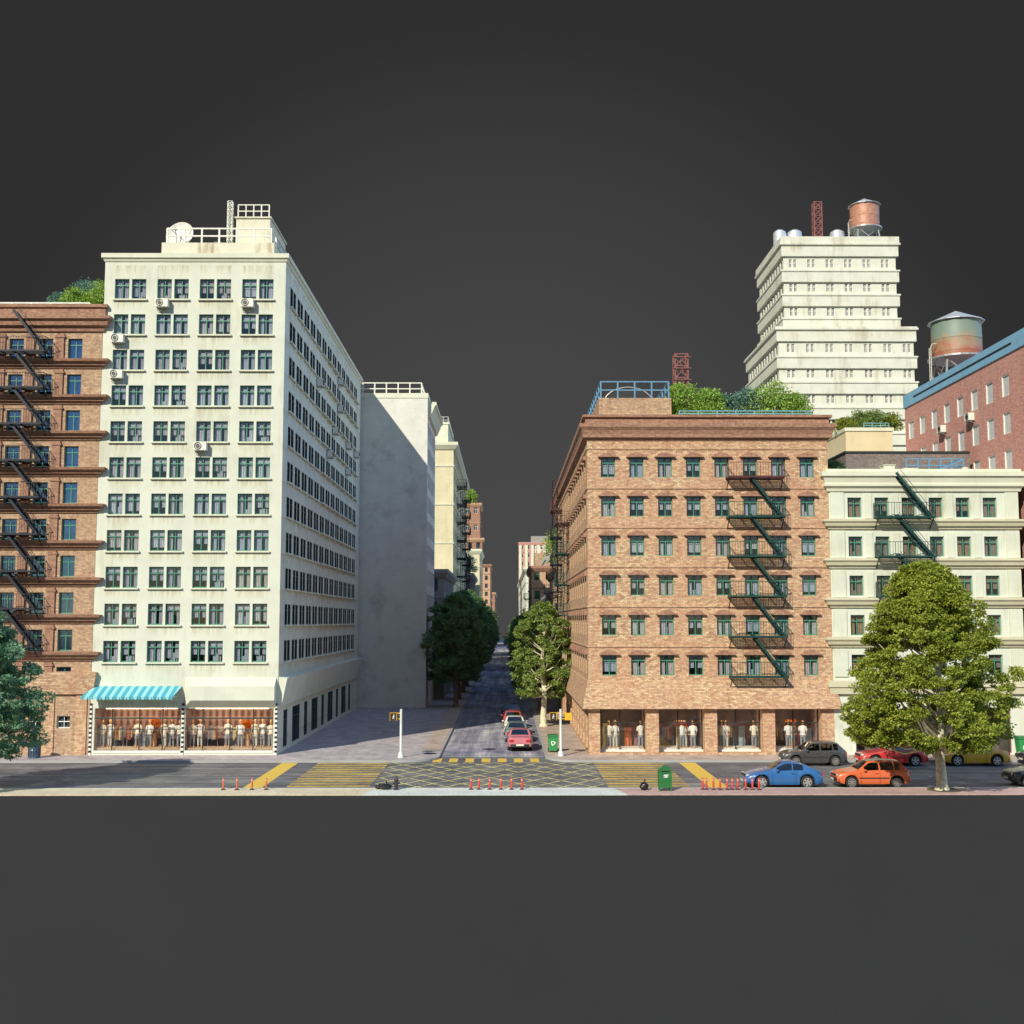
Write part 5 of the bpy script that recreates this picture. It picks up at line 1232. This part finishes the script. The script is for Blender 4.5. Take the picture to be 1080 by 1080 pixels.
    for s in (1, -1):
        h0 = hw(0.06)
        l_ = MB(); l_.ellipsoid((-mx_+spec['lx'], s*(h0-.20), zh), spec['lr'], 14, 8); part('headlight', l_, ['lamp_glass'], 60)
        l_ = MB(); l_.box(mx_-.10, mx_+.012, s*(hw(Lc-.05)-.20)-.15, s*(hw(Lc-.05)-.20)+.15, spec['zt']-.08, spec['zt']+.08); part('taillight', l_, ['tail_red'])
        l_ = MB(); xm = ws[0]+.30-mx_; l_.ellipsoid((xm, s*(Wc/2+.06), np.interp(ws[0]+.3, *zip(*bel))+.07), (.08, .10, .065), 10, 6); part('wing_mirror', l_, ['car_'+paint], 60)
    for nm, x_, sg in (('bumper', 0, -1), ('bumper', Lc, 1)):
        l_ = MB(); pr = []
        for q in range(13):
            a = -1+2*q/12; pr.append((x_-mx_+sg*(0.07-0.16*a*a*a*a)-sg*.0, a*(Wc/2*.93)))
        l_.loft([[(x, y, z) for x, y in pr] for z in (spec['bz']-.09, spec['bz']+.09)], 0, False, False)
        l_.loft([[(x, y, spec['bz']+.09) for x, y in pr], [(x-sg*.22, y*.97, spec['bz']+.09) for x, y in pr]], 0, False, False)
        l_.loft([[(x, y, spec['bz']-.09) for x, y in pr], [(x-sg*.22, y*.97, spec['bz']-.09) for x, y in pr]], 0, False, False)
        part(nm, l_, [spec['bmat'] if spec['bmat'] != 'paint' else 'car_'+paint], 40)
        l_ = MB(); xx = x_-mx_+sg*.075; l_.box(min(xx, xx+sg*.012), max(xx, xx+sg*.012), -.26, .26, spec['pz']-.055, spec['pz']+.055); part('number_plate', l_, ['plate'])
    l_ = MB(); l_.box(-mx_-.012, -mx_+.05, -.42, .42, zh-.06, zh+.05); part('grille', l_, ['black_plastic'])
    # door seams, handle, side strip
    d_ = MB()
    for s in (1, -1):
        for xd in spec['doors']:
            sc_ = sect(xd); pts = [(xd-mx_, s*(y_+.003), z_) for y_, z_ in sc_[:5]]
            for a, b in zip(pts[:-1], pts[1:]): d_.bar(a, b, 0.014, 0.010, up=(0, s, 0))
    part('door_seam', d_, ['dark_gap'])
    d_ = MB()
    for s in (1, -1):
        for xd in spec['doors'][1:]:
            sc_ = sect(xd-.12); y_, z_ = sc_[3]; d_.box(xd-.24-mx_, xd-.08-mx_, min(s*y_, s*(y_+.02)), max(s*y_, s*(y_+.02)), z_-.035, z_-.01)
        if spec.get('strip'):
            d_.box(wx[0]+wr+.1-mx_, wx[1]-wr-.1-mx_, min(s*Wc/2, s*(Wc/2+.014)), max(s*Wc/2, s*(Wc/2+.014)), .50, .56)
    part('door_handle', d_, ['black_plastic'])
    st = MB()
    for x_ in spec['seats']:
        for s in (1, -1): st.box(x_-mx_, x_+.5-mx_, s*.36-.22, s*.36+.22, .4, .60); st.bar((x_+.5-mx_, s*.36, .55), (x_+.66-mx_, s*.36, 1.12), .40, .12)
    part('seat', st, ['seat'])
    return root
HATCH = dict(L=3.85, W=1.66, sill=.22, top=[(0, .56), (.03, .68), (.10, .74), (.45, .83), (1.05, .90), (1.12, .92), (1.66, 1.33), (1.85, 1.385), (2.3, 1.41), (3.0, 1.40), (3.32, 1.35), (3.70, .97), (3.80, .90), (3.85, .60)],
             belt=[(0, .54), (.05, .64), (.2, .72), (1.1, .86), (3.5, .90), (3.78, .86), (3.85, .56)], ws=(1.12, 1.70), rs=(3.34, 3.68), side=[(1.40, 2.18), (2.26, 2.95), (3.02, 3.30)], wx=(.74, 3.12), wr=.30, spokes=8, spw=.06,
             zl=.64, lx=.05, lr=(.05, .13, .09), zt=.74, bz=.42, bmat='black_plastic', pz=.42, doors=[1.22, 2.22, 3.0], seats=[1.7, 2.6], strip=True)
COUPE = dict(L=4.05, W=1.78, sill=.20, top=[(0, .46), (.03, .58), (.12, .66), (.45, .76), (.9, .84), (1.25, .90), (1.32, .92), (1.92, 1.27), (2.15, 1.33), (2.45, 1.345), (2.8, 1.30), (3.15, 1.18), (3.5, 1.02), (3.72, .93), (3.9, .87), (4.0, .78), (4.05, .50)],
             belt=[(0, .44), (.05, .54), (.2, .63), (.8, .78), (1.3, .86), (3.0, .90), (3.7, .86), (3.98, .74), (4.05, .46)], ws=(1.32, 1.96), rs=(2.78, 3.5), side=[(1.62, 2.42), (2.48, 3.0)], wx=(.82, 3.20), wr=.325, spokes=6, spw=.09,
             zl=.64, lx=.14, lr=(.13, .14, .07), zt=.72, bz=.38, bmat='paint', pz=.36, doors=[1.35, 2.6], seats=[1.9], strip=False)
ROAD = dict(COUPE, top=[(0, .44), (.03, .56), (.12, .64), (.5, .74), (1.2, .84), (1.55, .89), (1.62, .91), (2.1, 1.20), (2.3, 1.255), (2.6, 1.26), (2.85, 1.22), (3.2, 1.02), (3.35, .95), (3.7, .90), (3.98, .82), (4.08, .5)], L=4.08, ws=(1.62, 2.14), rs=(2.86, 3.2),
            belt=[(0, .42), (.05, .52), (.2, .62), (.8, .76), (1.5, .84), (3.0, .88), (3.7, .86), (4.0, .76), (4.08, .46)], side=[(1.86, 2.62), (2.68, 2.98)], wx=(.84, 3.24), spokes=5)
SEDAN = dict(L=4.35, W=1.70, sill=.24, top=[(0, .60), (.03, .70), (.08, .75), (.7, .84), (1.2, .89), (1.28, .91), (1.85, 1.33), (2.05, 1.38), (2.9, 1.39), (3.1, 1.36), (3.62, 1.0), (3.7, .97), (4.2, .93), (4.3, .88), (4.35, .60)],
             belt=[(0, .57), (.05, .66), (.2, .74), (1.2, .85), (3.6, .90), (4.25, .86), (4.35, .56)], ws=(1.28, 1.88), rs=(3.08, 3.62), side=[(1.55, 2.3), (2.38, 3.05)], wx=(.80, 3.38), wr=.30, spokes=8, spw=.06,
             zl=.66, lx=.05, lr=(.05, .14, .08), zt=.72, bz=.42, bmat='black_plastic', pz=.46, doors=[1.32, 2.34, 3.15], seats=[1.8, 2.7], strip=True)
zr = ZR
car((14.65, 62.55, zr), 0, 'bright blue sports coupe at the near kerb behind the row of red posts', COUPE, 'blue')
car((19.36, 62.55, zr), 0, 'orange hatchback at the near kerb left of the big tree', HATCH, 'orange', 'steel_rim')
car((18.75, 71.8, zr), 0, 'charcoal hatchback at the far kerb by the last brick shop window', HATCH, 'charcoal', 'steel_rim')
car((23.55, 71.8, zr), 0, 'red sports car at the far kerb half hidden behind the big tree', ROAD, 'red')
car((28.5, 71.8, zr), 0, 'yellow sports car at the far kerb right of the tree trunk', ROAD, 'yellow')
car((33.6, 71.8, zr), 0, 'black coupe at the far kerb cut off by the right edge', COUPE, 'black')
car((28.75, 62.9, zr), 0, 'black hatchback at the near kerb cut off by the right edge', HATCH, 'black')
GQ = 'cars queuing in the side street'
for x, y_, lab, sp, pt in ((0.98, 81.0, 'pink saloon car at the front of the side street queue', SEDAN, 'pink'), (0.82, 86.4, 'grey green saloon second in the side street queue', SEDAN, 'teal'),
                            (0.72, 91.6, 'cream white saloon third in the side street queue', SEDAN, 'white'), (0.62, 97.2, 'dull red saloon fourth in the side street queue', HATCH, 'dullred'), (0.52, 104.5, 'dark navy saloon last in the side street queue', SEDAN, 'navy')):
    car((x, y_, zr), -PI/2, lab.replace('dull red saloon', 'dull red hatchback'), sp, pt, group=GQ)

# ------------------------------------------------------------------ street furniture
def bollard_proto(mat):
    root = thing('bollard', (0,0,0), 'x', 'bollard', None, 1e-5)
    def part(nm, mb, mats, sm=40):
        o = bpy.data.objects.new(nm, mb.data(nm, mats, (0,0,0), sm)); col.objects.link(o); o.parent = root
    part('base', MB().lathe([(.13, 0), (.13, .02), (.09, .05), (.05, .06)], (0,0,0), 14), ['black_plastic'])
    part('post', MB().lathe([(.052, .05), (.048, .56), (.02, .60)], (0,0,0), 12), [mat])
    part('band', MB().lathe([(.055, .47), (.055, .495)], (0,0,0), 12), ['refl_white'])
    return root
def row(xs, y, mat, lab, group, ym=0.0, zs=1.0):
    p = bollard_proto(mat)
    for i, x in enumerate(xs):
        b = p if i == 0 else copy_tree(p)
        b.location = (x, y+ym*i, 0.0); b['label'] = lab % ORD[i]; b['group'] = group; b.scale = (1, 1, zs)
row([-14.45, -13.75, -12.98, -12.25], 60.55, 'bollard_orange', 'thin orange post, %s from the left in the left group of four', 'orange posts on the left pavement')
row([-1.75, -1.35, -0.80, -0.22, 0.32, 0.86], 60.55, 'bollard_red', 'thin red post, %s from the left in the middle group of six', 'red posts in the middle')
row([10.13, 10.32, 10.68, 11.02, 11.38, 11.64, 11.92, 12.32, 12.66, 13.0], 60.5, 'bollard_red', 'thin red post, %s from the left in the right hand row by the blue coupe', 'red posts by the blue coupe', -0.015)
# green letter box
lb = thing('letter_box', (8.13, 60.1, 0.0), 'green letter box with white arrow emblem on the near pavement', 'letter box')
w, d = .33, .26; n = 12
prof = [(-w, .18), (w, .18), (w, .92)]+[(w*math.cos(PI*i/n), .92+.33*math.sin(PI*i/n)) for i in range(1, n)]+[(-w, .92)]
b = MB(); b.loft([[(8.13+a, 60.1-d, z) for a, z in prof], [(8.13+a, 60.1+d, z) for a, z in prof]], 0, True); b.build('box', ['mail_green'], lb, 40)
b = MB(); prof2 = [(-w-.03, .95)]+[((w+.03)*math.cos(PI-PI*i/n), .95+(.33+.03)*math.sin(PI*i/n)) for i in range(0, n+1)]
b.tube([(8.13+a, 60.1-d, z) for a, z in prof2[1:]], .022, 6); b.box(8.13-w-.02, 8.13+w+.02, 60.1-d-.02, 60.1-d-.003, .17, .23); b.build('rim', ['mail_green'], lb, 40)
for sx_ in (-1, 1):
    for sy_ in (-1, 1): MB().box(8.13+sx_*.27-.035, 8.13+sx_*.27+.035, 60.1+sy_*.2-.035, 60.1+sy_*.2+.035, 0, .18).build('leg', ['mail_green'], lb)
b = MB(); b.box(8.13-.2, 8.13+.2, 60.1-d-.035, 60.1-d-.004, .98, 1.03); b.build('slot_flap', ['black_plastic'], lb)
b = MB(); yf = 60.1-d-.012
for s, o_ in ((1, .045), (-1, -.045)):
    b.face([(8.13+.03-.13, yf, .76+o_-.025), (8.13+.03+.09, yf, .76+o_-.025), (8.13+.03+.11, yf, .76+o_+.025), (8.13+.03-.11, yf, .76+o_+.025)])
    b.face([(8.13+.03+s*.06, yf, .76+o_-.06*s), (8.13+.03+s*.15, yf, .76+o_), (8.13+.03+s*.06, yf, .76+o_+.06*s)])
b.face([(8.13-.06, yf-.004, .70), (8.13, yf-.004, .70), (8.13+.12, yf-.004, .82), (8.13+.06, yf-.004, .82)])
b.build('emblem', ['white_paint'], lb)
def bag(x, y_, rx, h, lab, seed):
    rng = random.Random(seed); b = MB(); n, k = 20, 12; rings = []
    for j in range(1, k):
        t = j/k; r = rx*math.sin(PI*min(1, t*1.04))**0.5*(1 if t < .7 else 1-(t-.7)*1.6); r = max(r, .03); rg = []
        for i in range(n):
            a = 2*PI*i/n; q = 1+.07*math.sin(5*a+seed+j)+rng.uniform(-.05, .05)
            rg.append((x+r*q*math.cos(a), y_+r*.85*q*math.sin(a), h*(t-1/k)))
        rings.append(rg)
    b.loft(rings, 0, True); b.tube([(x, y_, h*.80), (x+.02, y_, h*.93), (x+.06, y_, h*1.05)], [.05, .03, .07], 8)
    solo('bin_bag', b, ['bag'], (x, y_, 0), lab, 'bin bag', 'black bin bags', 35)
bag(7.1, 60.3, .22, .50, 'upright knotted black bin bag left of the green letter box', 1)
bag(-6.15, 60.6, .33, .36, 'low slumped black bin bag beside the dark hydrant', 2)
bag(-6.5, 60.75, .20, .24, 'smaller black bin bag leaning at the left of the slumped one', 3)
hy = thing('fire_hydrant', (-5.58, 60.5, 0), 'dark purple grey fire hydrant on the near white pavement', 'fire hydrant')
MB().lathe([(.16, 0), (.16, .04), (.10, .06), (.095, .42), (.13, .44), (.13, .47), (.09, .50), (.07, .57), (.02, .60)], (-5.58, 60.5, 0), 16).build('barrel', ['hydrant'], hy, 40)
MB().lathe([(.05, -.19), (.05, .19)], (-5.58, 60.5, .34), 10, 0, 'x').build('outlet', ['hydrant'], hy, 40)
MB().lathe([(.06, -.15), (.06, .0)], (-5.58, 60.5, .30), 10, 0, 'y').build('outlet', ['hydrant'], hy, 40)
MB().lathe([(.03, .58), (.03, .64)], (-5.58, 60.5, 0), 6).build('nut', ['hydrant'], hy)
def ped_signal(x, y_, label, h, heads):
    root = thing('pedestrian_signal', (x, y_, 0), label, 'pedestrian signal', 'pedestrian signals at the crossing')
    MB().lathe([(.20, 0), (.20, .12), (.15, .30), (.10, .32), (.085, .36), (.08, h), (.03, h+.04)], (x, y_, 0), 16).build('pole', ['pole'], root, 40)
    for sx_, kind in heads:
        xc = x+sx_*.48; zc = h-.45
        b = MB(); b.box(xc-.21, xc+.21, y_-.04, y_+.14, zc-.23, zc+.23); b.bar((x, y_+.05, zc+.22), (xc-sx_*.1, y_+.05, zc+.22), .05); b.bar((x, y_+.05, zc-.14), (xc-sx_*.1, y_+.05, zc-.14), .05)
        hd = b.build('signal_head', ['signal_yellow'], root)
        if kind == 'front':
            b = MB(); b.box(xc-.19, xc+.19, y_-.07, y_-.043, zc-.21, zc+.21); b.build('screen', ['dark_gap'], hd)
            b = MB(); yy = y_-.078
            b.ellipsoid((xc+.03, yy, zc+.12), (.03, .006, .035), 10, 6)
            for p, q, w_ in (((.02, .08), (.0, -.02), .06), ((.0, -.02), (.05, -.14), .03), ((.0, -.02), (-.07, -.13), .03), ((.02, .07), (.08, .0), .024), ((.02, .07), (-.06, .02), .024)):
                b.bar((xc+p[0], yy, zc+p[1]), (xc+q[0], yy, zc+q[1]), w_, .006, up=(0, 1, 0))
            b.build('walking_figure', ['white_paint'], hd)
            b = MB(); b.box(xc-.22, xc-.195, y_-.16, y_-.04, zc-.24, zc+.24); b.box(xc+.195, xc+.22, y_-.16, y_-.04, zc-.24, zc+.24); b.box(xc-.22, xc+.22, y_-.16, y_-.04, zc+.235, zc+.26); b.build('visor', ['signal_yellow'], hd)
    return root
ped_signal(-6.62, 74.6, 'pedestrian signal with yellow head on the left street corner', 3.0, [(-1, 'front')])
ps = ped_signal(3.55, 75.3, 'pedestrian signal with black and yellow heads on the right street corner', 2.95, [(-1, 'front'), (1, 'back')])
# green wheelie bin at the right corner
def wheelie(x, y_, lab, s=1.0):
    root = thing('wheelie_bin', (x, y_, 0), lab, 'wheelie bin', 'green wheelie bins')
    MB().loft([[(x-.27*s, y_-.25, .1), (x+.27*s, y_-.25, .1), (x+.27*s, y_+.25, .1), (x-.27*s, y_+.25, .1)], [(x-.34*s, y_-.33, 1.0*s), (x+.34*s, y_-.33, 1.0*s), (x+.34*s, y_+.33, 1.0*s), (x-.34*s, y_+.33, 1.0*s)]]).build('body', ['bin_green'], root)
    MB().loft([[(x-.37*s, y_-.37, 1.005*s), (x+.37*s, y_-.37, 1.005*s), (x+.37*s, y_+.37, 1.005*s), (x-.37*s, y_+.37, 1.005*s)], [(x-.30*s, y_-.28, 1.13*s), (x+.30*s, y_-.28, 1.13*s), (x+.32*s, y_+.32, 1.15*s), (x-.32*s, y_+.32, 1.15*s)]]).build('lid', ['mail_green'], root)
    for sx_ in (-1, 1): MB().lathe([(.12, -.03), (.12, .03)], (x+sx_*.3*s, y_+.24, .12), 14, 0, 'x').build('wheel', ['rubber'], root, 40)
    b = MB(); yf = y_-.32
    for k_ in range(3):
        a = 2*PI*k_/3+.5; b.bar((x+.13*math.cos(a), yf-.01, .6+.13*math.sin(a)), (x+.13*math.cos(a+1.5), yf-.01, .6+.13*math.sin(a+1.5)), .06, .01, up=(0,1,0))
        c_ = Vector((x+.13*math.cos(a+1.7), yf-.012, .6+.13*math.sin(a+1.7))); b.face([c_+Vector((.07*math.cos(a+j*2.1), 0, .07*math.sin(a+j*2.1))) for j in range(3)])
    b.build('arrow_emblem', ['white_paint'], root)
wheelie(3.15, 77.7, 'green wheelie bin with white arrows by the right corner signal')
wheelie(32.9, 74.6, 'green wheelie bin on the pavement at the far right', 1.15)
lbn = thing('litter_bin', (-29.7, 74.4, 0), 'blue grey metal litter bin outside the far left brick block', 'litter bin')
MB().lathe([(.36, 0), (.36, .05), (.33, .08), (.34, .45), (.36, .48), (.34, .52), (.35, .95), (.38, .98), (.38, 1.04), (.30, 1.04), (.30, .6), (.02, .6)], (-29.7, 74.4, 0), 24).build('drum', ['bin_blue'], lbn, 40)
for k_ in range(0): pass
b = MB()
for k_ in range(14):
    a = 2*PI*k_/14; b.bar((-29.7+.355*math.cos(a), 74.4+.355*math.sin(a), .08), (-29.7+.365*math.cos(a), 74.4+.365*math.sin(a), .95), .03, .015)
b.build('rib', ['iron_dark'], lbn)

# ------------------------------------------------------------------ shop displays
def mannequin(loc, shirt, trou, lab, rz, grp):
    root = thing('mannequin', loc, lab, 'mannequin', grp, rz or 1e-5)
    def part(nm, mb, mats, par=None):
        o = bpy.data.objects.new(nm, mb.data(nm, mats, (0,0,0), 50)); col.objects.link(o); o.parent = par or root; return o
    def ell(z, rx, ry, cx=0, n=14): return [(cx+rx*math.cos(2*PI*i/n), ry*math.sin(2*PI*i/n), z) for i in range(n)]
    b = MB(); b.loft([ell(.80, .14, .10), ell(1.0, .12, .09), ell(1.25, .16, .10), ell(1.38, .17, .09), ell(1.44, .07, .07), ell(1.47, .05, .05), ell(1.52, .05, .05), ell(1.56, .07, .08), ell(1.64, .085, .10), ell(1.72, .075, .09), ell(1.77, .03, .04)])
    for s in (1, -1): b.tube([(s*.09, 0, .84), (s*.10, -.01, .45), (s*.10, .0, .06)], [.08, .055, .04], 8); b.bar((s*.10, .05, .03), (s*.10, -.15, .03), .08, .06); b.tube([(s*.17, 0, 1.38), (s*.23, .0, 1.12), (s*.22, -.10, .90), (s*.21, -.14, .82)], [.05, .04, .03, .02], 8)
    part('figure', b, ['manskin'])
    b = MB(); b.loft([ell(.82, .19, .14), ell(1.0, .155, .12), ell(1.25, .20, .135), ell(1.37, .205, .115), ell(1.44, .10, .08)])
    for s in (1, -1): b.tube([(s*.18, 0, 1.385), (s*.245, .0, 1.12), (s*.24, -.07, .96)], [.07, .065, .055], 10)
    part('jacket', b, [shirt])
    b = MB(); b.loft([ell(.90, .165, .125), ell(.76, .18, .13), ell(.68, .18, .12)])
    for s in (1, -1): b.tube([(s*.09, 0, .80), (s*.105, -.01, .45), (s*.105, .0, .10)], [.10, .075, .06], 10)
    part('trousers', b, [trou]); return root
GM = 'mannequins in the shop windows'
bays = [('the left shop window of the cream block', -26.55, YB+.95, .43, 5.6), ('the right shop window of the cream block', -20.70, YB+.95, .43, 5.7)]
rr = random.Random(4)
for nm, x0_, y_, z, w_ in bays:
    for i, f_ in enumerate((.05, .13, .44, .60, .76, .84, .95)):
        mannequin((x0_+w_*f_, y_+(i % 3)*.22-.2, z), ['shirt', 'shirt2'][i % 2], ['trouser', 'trouser2', 'trouser'][i % 3], '%s mannequin from the left in %s' % (ORD[i], nm), rr.uniform(-.4, .4), GM)
for j, (x0_, x1_, _, _) in enumerate(shopG):
    for i, f_ in enumerate(((.22, .36, .92), (.55, .62, .80), (.16, .26, .88), (.36, .46, .68))[j]):
        mannequin((x0_+(x1_-x0_)*f_, YB+1.12+(i % 2)*.15, .33), ['shirt', 'shirt2'][(i+j) % 2], ['trouser', 'trouser2'][i % 2], 'pale dressed mannequin in the %s brick shop window, %s from the left' % (ORD[j], ORD[i]), rr.uniform(-.4, .4), GM)
def flowers(x, y_, z, lab, seed):
    rng = np.random.default_rng(seed); root = thing('flower_display', (x, y_, z), lab, 'flower display', 'orange flower displays in the shops')
    cs = [(rng.uniform(-.3, .3), rng.uniform(-.15, .15), 1.15+rng.uniform(0, .55)) for _ in range(16)]
    put('blooms', leaves_mesh('blooms', cs, [.14]*16, 60, .11, 'orange_flower', rng), root)
    m_ = MB(); m_.lathe([(.12, 0), (.16, .3), (.10, .7), (.14, .85)], (0,0,0), 14); put('vase', m_.data('vase', ['manskin'], (0,0,0), 40), root)
    m_ = MB()
    for c in cs[:8]: m_.tube([(0, 0, .8), c], .012, 5)
    put('stem', m_.data('stem', ['bark_dark']), root)
flowers(-23.0, YB+1.2, .43, 'orange flowers in the left shop window of the cream block', 1)
flowers(-16.9, YB+1.2, .43, 'orange flowers in the right shop window of the cream block', 2)
flowers(11.5, YB+1.3, .33, 'orange flowers in the second brick shop window', 3)
flowers(18.75, YB+1.3, .33, 'orange flowers in the last brick shop window beside the charcoal hatchback', 4)
for ob in bpy.data.objects:
    if '_org' in ob: del ob['_org']
